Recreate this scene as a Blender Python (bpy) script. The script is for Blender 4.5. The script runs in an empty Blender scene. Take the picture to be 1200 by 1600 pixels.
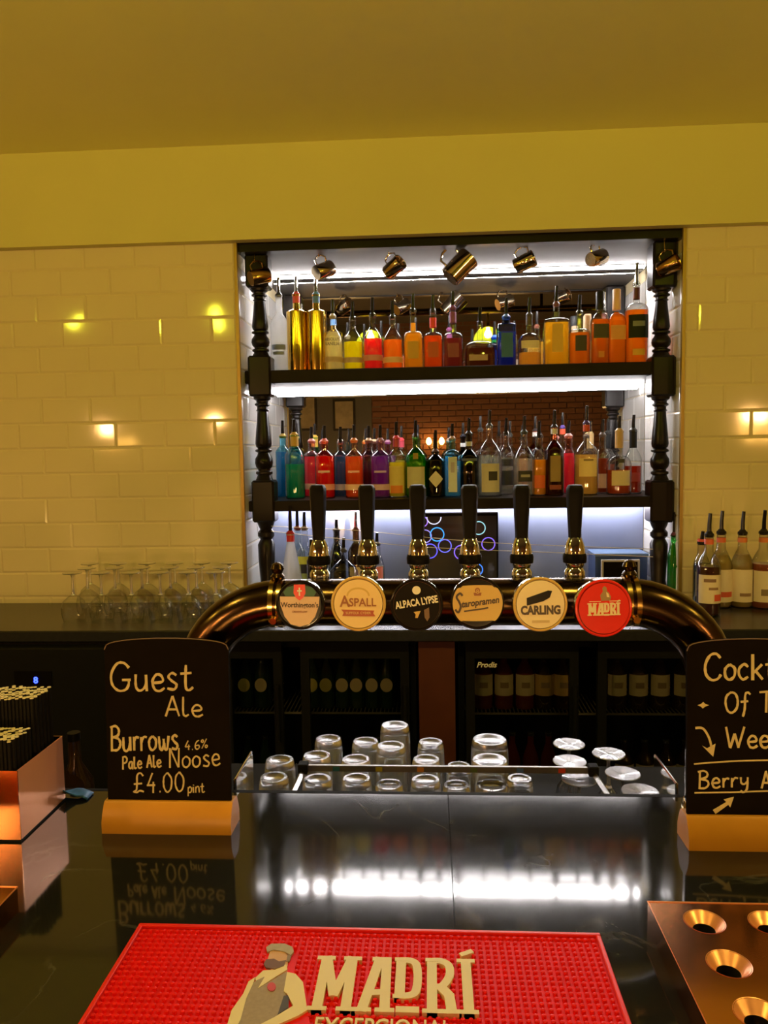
import bpy, math, random
from mathutils import Vector, Matrix
random.seed(7)
PI = math.pi
S = bpy.context.scene
COL = S.collection

# ------------------------------------------------------------------ camera
YAW, PITCH, ROLL, FPX = math.radians(3.5), math.radians(4.5), math.radians(.95), 1200.0
CAM = Vector((0, 0, 1.65))
FW = Vector((-math.sin(YAW)*math.cos(PITCH), math.cos(YAW)*math.cos(PITCH), -math.sin(PITCH)))
_r0 = Vector((math.cos(YAW), math.sin(YAW), 0)); _u0 = _r0.cross(FW)
RT = _r0*math.cos(ROLL) - _u0*math.sin(ROLL)
UP = _u0*math.cos(ROLL) + _r0*math.sin(ROLL)
cd = bpy.data.cameras.new('camera'); cam = bpy.data.objects.new('camera', cd); COL.objects.link(cam)
cd.sensor_fit = 'HORIZONTAL'; cd.sensor_width = 36; cd.lens = 36*FPX/1200; cd.clip_start = .02
m = Matrix((RT, UP, -FW)).transposed().to_4x4(); m.translation = CAM
cam.matrix_world = m
S.camera = cam
def ray(px, py): return FW + RT*((px-600)/FPX) - UP*((py-800)/FPX)
def atY(px, py, D): r = ray(px, py); return CAM + r*((D-CAM.y)/r.y)
def atZ(px, py, z): r = ray(px, py); return CAM + r*((z-CAM.z)/r.z)

# ------------------------------------------------------------------ world, exposure
w = bpy.data.worlds.new('world'); S.world = w; w.use_nodes = True
w.node_tree.nodes['Background'].inputs[0].default_value = (1, .62, .2, 1)
w.node_tree.nodes['Background'].inputs[1].default_value = 0.0
S.view_settings.view_transform = 'Standard'; S.view_settings.look = 'None'
S.view_settings.gamma = 1; S.view_settings.use_curve_mapping = False
S.view_settings.exposure = 0.0
cy = S.cycles
cy.max_bounces = 12; cy.transparent_max_bounces = 40; cy.glossy_bounces = 6; cy.transmission_bounces = 10
cy.diffuse_bounces = 5; cy.sample_clamp_indirect = 6; cy.caustics_refractive = False; cy.caustics_reflective = True
LAMP = 450.0      # pendant bulb strength
TABLE_FILL = 340.0    # unseen table lamps, added to brighten the ceiling
LED = 58.0       # shelf strip strength
GLOBE = 320.0    # globe lamps in the room behind
SCONCE = 60.0    # wall light bulb strength

# ------------------------------------------------------------------ materials
MATS = {}
def newmat(name):
    mt = bpy.data.materials.new(name); mt.use_nodes = True
    return mt, mt.node_tree.nodes, mt.node_tree.links
def pm(name, c, rough=.5, metal=0, var=0.0, scale=30, spec=None, emis=None, es=0, bump=0, coat=0, ior=None):
    """principled, with a noise that varies the colour and the relief a little"""
    if name in MATS: return MATS[name]
    if spec is None: spec = .14 if max(c) < .03 else .5
    mt, N, L = newmat(name); b = N['Principled BSDF']
    b.inputs['Base Color'].default_value = (*c, 1); b.inputs['Roughness'].default_value = rough
    b.inputs['Metallic'].default_value = metal; b.inputs['Specular IOR Level'].default_value = spec
    b.inputs['Coat Weight'].default_value = coat; b.inputs['Coat Roughness'].default_value = .05
    if ior: b.inputs['IOR'].default_value = ior
    if emis: b.inputs['Emission Color'].default_value = (*emis, 1); b.inputs['Emission Strength'].default_value = es
    if var or bump:
        tc = N.new('ShaderNodeTexCoord'); n = N.new('ShaderNodeTexNoise'); n.inputs['Scale'].default_value = scale
        n.inputs['Detail'].default_value = 4; L.new(tc.outputs['Object'], n.inputs['Vector'])
        if var:
            mx = N.new('ShaderNodeMix'); mx.data_type = 'RGBA'; L.new(n.outputs['Fac'], mx.inputs['Factor'])
            mx.inputs['A'].default_value = (*[max(0, v*(1-var)) for v in c], 1); mx.inputs['B'].default_value = (*[min(1, v*(1+var)) for v in c], 1)
            L.new(mx.outputs['Result'], b.inputs['Base Color'])
        if bump:
            bp = N.new('ShaderNodeBump'); bp.inputs['Strength'].default_value = bump; bp.inputs['Distance'].default_value = .002
            L.new(n.outputs['Fac'], bp.inputs['Height']); L.new(bp.outputs['Normal'], b.inputs['Normal'])
    MATS[name] = mt; return mt
def glass(name, c=(1, 1, 1), rough=.02, f0=.04, body=0.0, edge=.35):
    """thin-walled glass: tinted see-through plus a fresnel reflection, a little body colour if frosted"""
    if name in MATS: return MATS[name]
    mt, N, L = newmat(name); N.remove(N['Principled BSDF']); out = N['Material Output']
    t = N.new('ShaderNodeBsdfTransparent'); t.inputs[0].default_value = (*c, 1)
    ec = N.new('ShaderNodeMix'); ec.data_type = 'RGBA'; e_w = N.new('ShaderNodeLayerWeight'); e_w.inputs['Blend'].default_value = .5
    e_p = N.new('ShaderNodeMath'); e_p.operation = 'POWER'; e_p.inputs[1].default_value = 2.0; L.new(e_w.outputs['Facing'], e_p.inputs[0]); L.new(e_p.outputs[0], ec.inputs['Factor'])
    ec.inputs['A'].default_value = (*c, 1); ec.inputs['B'].default_value = (*[v*edge for v in c], 1); L.new(ec.outputs['Result'], t.inputs[0])   # longer path through the wall at its edges
    base = t
    if body:
        d = N.new('ShaderNodeBsdfTranslucent'); d.inputs[0].default_value = (*c, 1)
        d2 = N.new('ShaderNodeBsdfDiffuse'); d2.inputs[0].default_value = (*c, 1)
        a = N.new('ShaderNodeMixShader'); a.inputs[0].default_value = .5; L.new(d.outputs[0], a.inputs[1]); L.new(d2.outputs[0], a.inputs[2])
        base = N.new('ShaderNodeMixShader'); base.inputs[0].default_value = body
        L.new(t.outputs[0], base.inputs[1]); L.new(a.outputs[0], base.inputs[2])
    g = N.new('ShaderNodeBsdfGlossy'); g.inputs['Roughness'].default_value = rough
    lw = N.new('ShaderNodeLayerWeight'); pw = N.new('ShaderNodeMath'); pw.operation = 'POWER'; pw.inputs[1].default_value = 4.0
    L.new(lw.outputs['Facing'], pw.inputs[0]); lw.inputs['Blend'].default_value = .5
    fr = N.new('ShaderNodeMath'); fr.operation = 'MULTIPLY_ADD'; fr.inputs[1].default_value = .85-f0; fr.inputs[2].default_value = f0
    L.new(pw.outputs[0], fr.inputs[0])
    mx = N.new('ShaderNodeMixShader'); L.new(fr.outputs[0], mx.inputs[0]); L.new(base.outputs[0], mx.inputs[1]); L.new(g.outputs[0], mx.inputs[2])
    L.new(mx.outputs[0], out.inputs['Surface'])
    MATS[name] = mt; return mt
def liquid(c, body=.55): return glass('liquid_%02x%02x%02x_%d' % (*[int(v*255) for v in c], int(body*100)), c, .05, .01, body)
def emit(name, c, s):
    if name in MATS: return MATS[name]
    mt, N, L = newmat(name); N.remove(N['Principled BSDF']); e = N.new('ShaderNodeEmission')
    e.inputs[0].default_value = (*c, 1); e.inputs[1].default_value = s
    L.new(e.outputs[0], N['Material Output'].inputs['Surface']); MATS[name] = mt; return mt

plaster = pm('cream_plaster_dimmed', (.70, .65, .25), .6, var=.04, scale=3, bump=.05)  # bulkhead copy of the ceiling paint, darkened to offset its stronger light
dark_ceiling = pm('dark_ceiling_paint', (.05, .04, .03), .8, var=.2, scale=5)
grout = pm('grout', (.74, .64, .40), .8, var=.08, scale=60)
tile_m = pm('cream_glazed_tile', (.80, .70, .44), .07, var=.025, scale=9, spec=.6)
tile_w = pm('white_glazed_tile', (.86, .86, .84), .08, var=.02, scale=9, spec=.6)
blackwood = pm('ebonised_wood', (.009, .006, .0045), .28, var=.35, scale=22, spec=.25)
shelfwood = pm('dark_stained_shelf', (.012, .008, .005), .45, var=.4, scale=18, spec=.12)
mirror_m = pm('mirror_silver', (.86, .87, .87), .0, 1)
bluepanel = pm('navy_gloss_panel', (.16, .19, .30), .12, var=.08, scale=4, spec=.9)
black_gloss = pm('black_gloss', (.005, .004, .0035), .42, var=.1, scale=20, spec=.06)
black_matt = pm('black_matt', (.015, .014, .013), .6, var=.2, scale=40)
rubber = pm('black_rubber', (.012, .012, .012), .75, var=.2, scale=50, spec=.15)
steel = pm('brushed_steel', (.62, .61, .58), .25, 1, var=.06, scale=60)
chrome = pm('chrome', (.85, .84, .80), .08, 1, var=.02, scale=30)
brass = pm('brass', (.78, .52, .16), .18, 1, var=.08, scale=40)
bronze = pm('dark_bronze', (.085, .050, .024), .20, 1, var=.12, scale=25)
copper = pm('polished_copper', (.78, .34, .14), .17, 1, var=.06, scale=14)
copper_b = pm('lit_satin_copper', (.95, .43, .22), .3, .55, var=.05, scale=14)  # copper lightened in colour for the strip-lit caddy sides and bright rims
goldmetal = pm('gold_metallised_glass', (.75, .48, .10), .12, 1, var=.06, scale=15)
redwood = pm('reddish_wood_panel', (.085, .022, .010), .45, var=.3, scale=12)
white_ink = pm('cream_rubber', (.80, .68, .42), .55, var=.04, scale=80)
chalk = pm('chalk_pen', (.62, .50, .25), .8, var=.22, scale=90)
board_m = pm('black_chalkboard', (.007, .0045, .003), .8, var=.3, scale=35, spec=.03)
pine = pm('varnished_pine', (.55, .25, .02), .35, var=.18, scale=16)
paper = pm('paper_label', (.80, .74, .60), .6, var=.05, scale=60)
fridge_m = pm('black_fridge_enamel', (.010, .010, .010), .35, var=.1, scale=30)
clear = glass('clear_glass', (.93, .95, .94), .03, .05)
clear2 = glass('clear_bar_glass', (.95, .96, .95), .03, .08, edge=.72)

def solid_glass():
    mt, N, L = newmat('solid_bar_glass'); N.remove(N['Principled BSDF']); g = N.new('ShaderNodeBsdfGlass')
    g.inputs['Color'].default_value = (.97, .98, .97, 1); g.inputs['Roughness'].default_value = .01; g.inputs['IOR'].default_value = 1.48
    r = N.new('ShaderNodeBsdfGlossy'); r.inputs['Roughness'].default_value = .28; r.inputs['Color'].default_value = (1, 1, 1, 1)
    x = N.new('ShaderNodeMixShader'); x.inputs[0].default_value = .24; L.new(g.outputs[0], x.inputs[1]); L.new(r.outputs[0], x.inputs[2])   # rough white gloss mixed in to brighten the glass
    L.new(x.outputs[0], N['Material Output'].inputs['Surface']); return mt
barglass = solid_glass()
def stone_mat():
    mt, N, L = newmat('dark_veined_stone'); b = N['Principled BSDF']
    tc = N.new('ShaderNodeTexCoord')
    n = N.new('ShaderNodeTexNoise'); n.inputs['Scale'].default_value = 3.2; n.inputs['Detail'].default_value = 9; n.inputs['Distortion'].default_value = 1.6
    L.new(tc.outputs['Object'], n.inputs['Vector'])
    r = N.new('ShaderNodeValToRGB'); e = r.color_ramp.elements
    e[0].position = .485; e[0].color = (.014, .014, .014, 1); e[1].position = .515; e[1].color = (.014, .014, .014, 1)
    x = e.new(.50); x.color = (.10, .097, .088, 1)
    L.new(n.outputs['Fac'], r.inputs[0])
    n2 = N.new('ShaderNodeTexNoise'); n2.inputs['Scale'].default_value = 5; n2.inputs['Detail'].default_value = 5; L.new(tc.outputs['Object'], n2.inputs['Vector'])
    r2 = N.new('ShaderNodeValToRGB'); r2.color_ramp.elements[0].position = .48; r2.color_ramp.elements[1].position = .8
    L.new(n2.outputs['Fac'], r2.inputs[0])
    mx = N.new('ShaderNodeMix'); mx.data_type = 'RGBA'; L.new(r2.outputs[0], mx.inputs['Factor'])
    mx.inputs['A'].default_value = (.013, .013, .013, 1); L.new(r.outputs[0], mx.inputs['B'])
    L.new(mx.outputs['Result'], b.inputs['Base Color'])
    mr = N.new('ShaderNodeMapRange'); mr.inputs['To Min'].default_value = .05; mr.inputs['To Max'].default_value = .085
    n3 = N.new('ShaderNodeTexNoise'); n3.inputs['Scale'].default_value = 14; L.new(tc.outputs['Object'], n3.inputs['Vector'])
    L.new(n3.outputs['Fac'], mr.inputs['Value']); L.new(mr.outputs[0], b.inputs['Roughness'])
    b.inputs['Specular IOR Level'].default_value = .52
    return mt
stone = stone_mat()
def brick_mat():
    mt, N, L = newmat('brickwork'); b = N['Principled BSDF']
    tc = N.new('ShaderNodeTexCoord'); mp = N.new('ShaderNodeMapping'); mp.inputs['Rotation'].default_value = (PI/2, 0, 0)
    L.new(tc.outputs['Object'], mp.inputs['Vector'])
    t = N.new('ShaderNodeTexBrick'); t.inputs['Scale'].default_value = 1; t.inputs['Brick Width'].default_value = .225; t.inputs['Row Height'].default_value = .075
    t.inputs['Mortar Size'].default_value = .006; t.inputs['Color1'].default_value = (.09, .030, .011, 1); t.inputs['Color2'].default_value = (.07, .022, .009, 1); t.inputs['Mortar'].default_value = (.07, .05, .03, 1)
    L.new(mp.outputs[0], t.inputs['Vector']); L.new(t.outputs['Color'], b.inputs['Base Color']); b.inputs['Roughness'].default_value = .85
    return mt
brickwork = brick_mat()
brick_m = pm('brick_clay', (.09, .030, .011), .85, var=.3, scale=14, bump=.4)

# ------------------------------------------------------------------ mesh helpers
class MB:
    def __init__(s): s.v = []; s.f = []
    def add(s, vs, fs):
        o = len(s.v); s.v += [tuple(p) for p in vs]; s.f += [tuple(i+o for i in f) for f in fs]; return s
    def box(s, x0, x1, y0, y1, z0, z1, b=0):
        if b:
            b = min(b, (x1-x0)/2.01, (y1-y0)/2.01, (z1-z0)/2.01)
            vs, idx = [], {}
            for sx in (0, 1):
                for sy in (0, 1):
                    for sz in (0, 1):
                        X, Y, Z = (x0, x1)[sx], (y0, y1)[sy], (z0, z1)[sz]
                        dx, dy, dz = b*(1-2*sx), b*(1-2*sy), b*(1-2*sz)
                        for k, p in enumerate(((X, Y+dy, Z+dz), (X+dx, Y, Z+dz), (X+dx, Y+dy, Z))):
                            idx[sx, sy, sz, k] = len(vs); vs.append(p)
            g = lambda a, b_, c, k: idx[a, b_, c, k]
            fs = []
            for q in (0, 1):
                fs.append([g(q, 0, 0, 0), g(q, 0, 1, 0), g(q, 1, 1, 0), g(q, 1, 0, 0)][::(1 if q == 0 else -1)])
                fs.append([g(0, q, 0, 1), g(1, q, 0, 1), g(1, q, 1, 1), g(0, q, 1, 1)][::(1 if q == 0 else -1)])
                fs.append([g(0, 0, q, 2), g(0, 1, q, 2), g(1, 1, q, 2), g(1, 0, q, 2)][::(1 if q == 0 else -1)])
            def orient(f):
                c = sum((Vector(vs[i]) for i in f), Vector())/len(f); n = (Vector(vs[f[1]])-Vector(vs[f[0]])).cross(Vector(vs[f[2]])-Vector(vs[f[0]]))
                return f if n.dot(c-Vector(((x0+x1)/2, (y0+y1)/2, (z0+z1)/2))) > 0 else f[::-1]
            for a in (0, 1):
                for c in (0, 1):
                    fs.append([g(0, a, c, 1), g(1, a, c, 1), g(1, a, c, 2), g(0, a, c, 2)])
                    fs.append([g(a, 0, c, 0), g(a, 1, c, 0), g(a, 1, c, 2), g(a, 0, c, 2)])
                    fs.append([g(a, c, 0, 0), g(a, c, 1, 0), g(a, c, 1, 1), g(a, c, 0, 1)])
                    for d in (0, 1): fs.append([g(a, c, d, 0), g(a, c, d, 1), g(a, c, d, 2)])
            return s.add(vs, [orient(f) for f in fs])
        vs = [(x, y, z) for x in (x0, x1) for y in (y0, y1) for z in (z0, z1)]
        return s.add(vs, [(0, 1, 3, 2), (4, 6, 7, 5), (0, 4, 5, 1), (2, 3, 7, 6), (0, 2, 6, 4), (1, 5, 7, 3)])
    def lathe(s, prof, n=24, c=(0, 0, 0), sq=None, cap0=True, cap1=True, asp=1.0, M=None):
        """prof: (r, z) from bottom to top; sq: exponent per ring (2 round, larger squarer)"""
        vs, fs = [], []
        for k, (r, z) in enumerate(prof):
            e = 2 if sq is None else sq[k]
            for i in range(n):
                a = 2*PI*i/n; x, y = supere(r, a, e)
                p = Vector((x, y*(asp if e > 2.05 or asp != 1 and r > .015 else 1), z))
                if M: p = M @ p
                vs.append((p.x+c[0], p.y+c[1], p.z+c[2]))
        for k in range(len(prof)-1):
            for i in range(n):
                j = (i+1) % n; fs.append((k*n+i, k*n+j, (k+1)*n+j, (k+1)*n+i))
        if cap0: fs.append(tuple(range(n))[::-1])
        if cap1: fs.append(tuple((len(prof)-1)*n+i for i in range(n)))
        return s.add(vs, fs)
    def tube(s, pts, r, n=10, closed=False, caps=True):
        pts = [Vector(p) for p in pts]; m_ = len(pts); rr = r if isinstance(r, (list, tuple)) else [r]*m_
        vs, fs = [], []; prev = None
        for k, p in enumerate(pts):
            if closed: t = pts[(k+1) % m_]-pts[k-1]
            else: t = pts[min(k+1, m_-1)]-pts[max(k-1, 0)]
            t.normalize()
            if prev is None:
                a = Vector((0, 0, 1)) if abs(t.z) < .9 else Vector((1, 0, 0)); u = t.cross(a).normalized()
            else:
                u = (prev - t*prev.dot(t)); u.normalize()
            prev = u; v = t.cross(u)
            for i in range(n):
                a = 2*PI*i/n; vs.append(p+u*(rr[k]*math.cos(a))+v*(rr[k]*math.sin(a)))
        for k in range(m_ if closed else m_-1):
            k2 = (k+1) % m_
            for i in range(n): j = (i+1) % n; fs.append((k*n+i, k*n+j, k2*n+j, k2*n+i))
        if caps and not closed: fs += [tuple(range(n))[::-1], tuple((m_-1)*n+i for i in range(n))]
        return s.add(vs, fs)
    def prism(s, poly, t0, t1, f):
        """2D polygon extruded from t0 to t1; f(u, v, t) gives the 3D point"""
        n = len(poly); vs = [f(u, v, t0) for u, v in poly]+[f(u, v, t1) for u, v in poly]
        return s.add(vs, [tuple(range(n))[::-1], tuple(range(n, 2*n))]+[(i, (i+1) % n, n+(i+1) % n, n+i) for i in range(n)])
    def ribbon(s, pts, wd, t0, t1, f):
        P = [Vector((a, b)) for a, b in pts]; n = len(P); Lf, Rt = [], []
        for k in range(n):
            d = P[min(k+1, n-1)]-P[max(k-1, 0)]
            if d.length < 1e-9: d = Vector((1, 0))
            d.normalize(); q = Vector((-d.y, d.x)); ww = (wd[k] if isinstance(wd, list) else wd)/2
            Lf.append(P[k]+q*ww); Rt.append(P[k]-q*ww)
        vs = []
        for t in (t0, t1):
            for k in range(n): vs += [f(*Lf[k], t), f(*Rt[k], t)]
        o = 2*n; fs = []
        for k in range(n-1):
            a = 2*k; fs += [(o+a, o+a+1, o+a+3, o+a+2), (a, a+2, o+a+2, o+a), (a+1, o+a+1, o+a+3, a+3)]
        fs += [(0, o, o+1, 1), (2*n-2, 2*n-1, o+2*n-1, o+2*n-2)]
        return s.add(vs, fs)
    def mesh(s, name, mat, smooth=True):
        me = bpy.data.meshes.new(name); me.from_pydata(s.v, [], s.f); me.materials.append(mat)
        if smooth:
            me.polygons.foreach_set('use_smooth', [True]*len(me.polygons))
            try: me.set_sharp_from_angle(angle=math.radians(38))
            except Exception: pass
        me.update(); return me
    def build(s, name, mat, parent=None, smooth=True):
        o = bpy.data.objects.new(name, s.mesh(name, mat, smooth)); COL.objects.link(o)
        if parent: o.parent = parent
        return o
def supere(r, a, e):
    if e <= 2.01: return r*math.cos(a), r*math.sin(a)
    c, s_ = math.cos(a), math.sin(a); k = (abs(c)**e+abs(s_)**e)**(-1/e)
    return r*k*c, r*k*s_
def thing(name, label, cat, loc=(0, 0, 0), rz=0, group=None):
    o = bpy.data.objects.new(name, None); COL.objects.link(o); o.empty_display_size = .05
    o.location = loc; o.rotation_euler = (0, 0, rz); return tag(o, label, cat, group)
def tag(o, label, cat, group=None, kind=None):
    o['label'] = label; o['category'] = cat
    if group: o['group'] = group
    if kind: o['kind'] = kind
    return o
def struct(name, mb, mat, smooth=False):
    o = mb.build(name, mat, None, smooth); o['kind'] = 'structure'; return o
def copy_tree(o, parent=None):
    c = o.copy(); COL.objects.link(c); c.parent = parent
    for ch in list(o.children): copy_tree(ch, c)
    return c
def reuse(name, me, parent, loc=(0, 0, 0), rot=None):
    o = bpy.data.objects.new(name, me); COL.objects.link(o); o.parent = parent; o.location = loc
    if rot: o.rotation_euler = rot
    return o
def smooth_path(p, k=5):
    if len(p) < 3: return p
    P = [Vector((*q, 0)) if len(q) == 2 else Vector(q) for q in p]; d = len(p[0]); out = []
    for i in range(len(P)-1):
        a, b, c, e = P[max(i-1, 0)], P[i], P[i+1], P[min(i+2, len(P)-1)]
        for j in range(k):
            t = j/k
            q = .5*((2*b)+(c-a)*t+(2*a-5*b+4*c-e)*t*t+(3*b-a-3*c+e)*t**3); out.append(tuple(q[:d]))
    out.append(tuple(P[-1][:d])); return out
def text_mesh(txt, size, depth, f, sx=1, shear=0, bold=0):
    """print built from the default face: returns an MB with f(u, v, t) applied, centred on (0, 0)"""
    cu = bpy.data.curves.new('t', 'FONT'); cu.body = txt; cu.size = size; cu.extrude = .5; cu.offset = bold; cu.shear = shear
    cu.align_x = 'CENTER'; cu.resolution_u = 3
    ob = bpy.data.objects.new('t', cu); COL.objects.link(ob)
    dg = bpy.context.evaluated_depsgraph_get(); me = bpy.data.meshes.new_from_object(ob.evaluated_get(dg))
    mb = MB(); ys = [v.co.y for v in me.vertices]; cyy = (min(ys)+max(ys))/2
    mb.add([f(v.co.x*sx, v.co.y-cyy, depth if v.co.z > 0 else 0) for v in me.vertices], [tuple(p.vertices) for p in me.polygons])
    bpy.data.objects.remove(ob); bpy.data.curves.remove(cu); bpy.data.meshes.remove(me)
    return mb

# ------------------------------------------------------------------ the room
WX, RY, CZ, DZ = 4.6, -3.4, 2.812, 3.35
AX0, AX1, AZ, MY = -.742, .957, 2.435, 3.5         # alcove sides, its ceiling, mirror plane
BZ, KZ = 1.0175, 1.06                                # bar top, back counter top
S1T, S1B, S2T, S2B = 1.981, 1.930, 1.458, 1.415
struct('floor', MB().box(-WX, WX, RY, 3.75, -.05, 0), pm('dark_floor_boards', (.05, .03, .02), .5, var=.4, scale=6))
struct('ceiling', MB().box(-WX, WX, 1.86, 3.1, CZ, CZ+.7), pm('ceiling_paint_lifted', (.95, .89, .35), .6, var=.04, scale=3))  # same paint as the bulkhead, lightened to make up for weak light
struct('trim_5', MB().box(-WX, WX, 1.74, 1.86, CZ-.02, CZ+.7), blackwood)
struct('ceiling_rear', MB().box(-WX, WX, RY, 1.74, DZ, DZ+.1), dark_ceiling)
side = pm('olive_wall_paint', (.45, .32, .10), .7, var=.1, scale=4)
struct('wall_left', MB().box(-WX-.1, -WX, RY-.1, 3.75, 0, 3.6), side)
struct('wall_right', MB().box(WX, WX+.1, RY-.1, 3.75, 0, 3.6), side)
rear = struct('wall_rear', MB().box(-.78, WX, RY-.1, RY, 0, 3.6), brickwork)
struct('wall_rear_panelled', MB().box(-WX, -.78, RY-.1, RY+.02, 0, 3.6), pm('charcoal_paint', (.03, .022, .016), .6, var=.2, scale=5))
bm_ = MB().box(-.107, .107, -.012, .012, -.032, .032, .005).mesh('brick', brick_m, False)
for r_ in range(13):
    for c_ in range(16):
        x = -.66+c_*.225+(.1125 if r_ % 2 else 0)
        reuse('brick', bm_, rear, (x, RY+.006+random.uniform(-.003, .004), 1.40+r_*.075))
struct('trim_1', MB().box(-WX, WX, 2.955, 3.0, 2.462, CZ), plaster)            # bulkhead over the tiles
wl = struct('wall_back_left', MB().box(-WX, AX0, 3.0032, 3.6, 0, 2.47), grout)
wr = struct('wall_back_right', MB().box(AX1, WX, 3.0032, 3.6, 0, 2.47), grout)
struct('wall_alcove_back', MB().box(AX0, AX1, MY+.02, MY+.1, 0, 2.6), grout)
struct('ceiling_alcove', MB().box(AX0, AX1, 3.03, MY+.02, AZ, AZ+.06), pm('grey_board', (.085, .082, .078), .6, var=.05, scale=6))
struct('trim_2', MB().box(AX0, AX1, 3.012, 3.055, AZ-.004, 2.466), blackwood)      # dark lintel
# corner beads on the alcove edges
for i, x in ((3, AX0), (4, AX1)):
    struct('trim_%d' % i, MB().box(x-.006, x+.006, 2.994, 3.012, KZ, 2.462), pm('gilt_bead', (.42, .28, .08), .4, .6))
# wall tiles, 200 x 100 mm, running bond
TW, TH, TJ = .2, .1, .0025
def tile_mesh(wd, mat, key={}):
    k = (round(wd, 4), mat.name)
    if k not in key:
        mb = MB(); a, h, t, b = wd/2-TJ/2, TH/2-TJ/2, .012, .006
        vs = [(-a, 0, -h), (a, 0, -h), (a, 0, h), (-a, 0, h), (-a, -t+.003, -h), (a, -t+.003, -h), (a, -t+.003, h), (-a, -t+.003, h)]
        bb = min(b, a*.6); vs += [(-a+bb, -t, -h+b), (a-bb, -t, -h+b), (a-bb, -t, h-b), (-a+bb, -t, h-b)]
        fs = [(3, 2, 1, 0), (8, 9, 10, 11)]
        for i in range(4): j = (i+1) % 4; fs += [(i, j, 4+j, 4+i), (4+i, 4+j, 8+j, 8+i)]
        key[k] = mb.add(vs, fs).mesh('tile', mat, False)
    return key[k]
jx = atY(336, 680, 3.0).x            # a vertical joint and a bed joint read on the left wall
jz = atY(200, 738.5, 3.0).z
row_ref = math.floor((atY(336, 680, 3.0).z-jz)/TH)
def tile_rows():
    z = jz - math.ceil((jz-1.0)/TH)*TH
    while z < 2.455: yield z, round((z-jz)/TH); z += TH
def lay(parent, mat, u0, u1, phase, place):
    for z, k in tile_rows():
        off = phase + (TW/2 if (k-row_ref) % 2 else 0)
        u = off + math.floor((u0-off)/TW)*TW
        while u < u1-.004:
            a, b = max(u, u0), min(u+TW, u1)
            if b-a > .015: place(tile_mesh(b-a, mat), (a+b)/2, z+TH/2, parent)
            u += TW
def place_front(me, x, z, parent):
    if z > 2.47: return
    reuse('tile', me, parent, (x, 3.012, z), (random.gauss(0, .004), 0, random.gauss(0, .004)))
lay(wl, tile_m, -2.15, AX0-.006, jx, place_front)
lay(wr, tile_m, AX1+.006, 1.95, jx+.06, place_front)
def place_l(me, y, z, parent):
    if z < 2.40: reuse('tile', me, parent, (AX0-.0085, y, z), (random.gauss(0, .004), 0, PI/2+random.gauss(0, .004)))
def place_r(me, y, z, parent):
    if z < 2.40: reuse('tile', me, parent, (AX1+.0085, y, z), (random.gauss(0, .004), 0, -PI/2+random.gauss(0, .004)))
lay(wl, tile_w, 3.02, MY, 3.02, place_l)
lay(wr, tile_w, 3.02, MY, 3.02, place_r)

# mirrors and back panel
AI0, AI1 = AX0+.0045, AX1-.0045
tag(MB().box(AI0, AI1, MY, MY+.012, S1T, AZ).build('mirror', mirror_m, None, False), 'wide mirror behind the top row of spirits, under the ceiling strip', 'mirror', 'alcove mirrors')
tag(MB().box(AI0, AI1, MY, MY+.012, S2T, S1B).build('mirror', mirror_m, None, False), 'wide mirror behind the middle row of gins and rums', 'mirror', 'alcove mirrors')
tag(MB().box(AI0, AI1, MY, MY+.012, KZ, S2B).build('splashback', bluepanel, None, False), 'glossy blue grey panel behind the bottles on the back counter', 'panel')
# shelves
for n_, t, b, lb in (('upper', S1T, S1B, 'dark stained wooden shelf carrying the vodkas and whiskies'), ('lower', S2T, S2B, 'dark stained wooden shelf carrying the coloured gin bottles')):
    tag(MB().box(AI0, AI1, 3.07, MY, b, t, .003).build('bottle_shelf', shelfwood, None, False), lb, 'shelf', 'alcove shelves')
# LED strips
ledm = emit('led_white', (1.0, .93, .92), LED)
def led(z, y, lb, x0=AI0+.035, x1=AI1-.02):
    t = thing('led_strip', lb, 'strip light', ((x0+x1)/2, y, z), 0, 'white strip lights in the alcove'); hw = (x1-x0)/2
    MB().box(-hw, hw, -.008, .008, .0090, .0105).build('channel', steel, t, False)
    MB().box(-hw, hw, -.008, .008, -.008, .0090).build('diffuser', ledm, t, False)
x0, x1 = AI0+.035, AI1-.02; hw = (x1-x0)/2
t = thing('led_strip', 'white strip light along the alcove ceiling above the vodkas', 'strip light', ((x0+x1)/2, 3.43, AZ), 0, 'white strip lights in the alcove')
MB().add([(-hw, 0, 0), (hw, 0, 0), (hw, 0, -.004), (-hw, 0, -.004), (-hw, .026, 0), (hw, .026, 0), (hw, .026, -.0125), (-hw, .026, -.0125)], [(0, 1, 2, 3), (5, 4, 7, 6), (1, 5, 6, 2), (4, 0, 3, 7), (4, 5, 1, 0), (3, 2, 6, 7)]).build('channel', steel, t, False)
MB().box(-hw, hw, 0, .024, -.001, .001).build('diffuser', emit('led_white_ceiling', (1.0, .93, .92), LED*1.9), t, False)
o = t.children[-1]; o.location = (0, .001, -.0055); o.rotation_euler = (-math.atan2(.0085, .026), 0, 0)
led(S1B-.0107, 3.445, 'white strip light under the upper shelf')
led(S2B-.0107, 3.445, 'white strip light hidden under the lower shelf')
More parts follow.
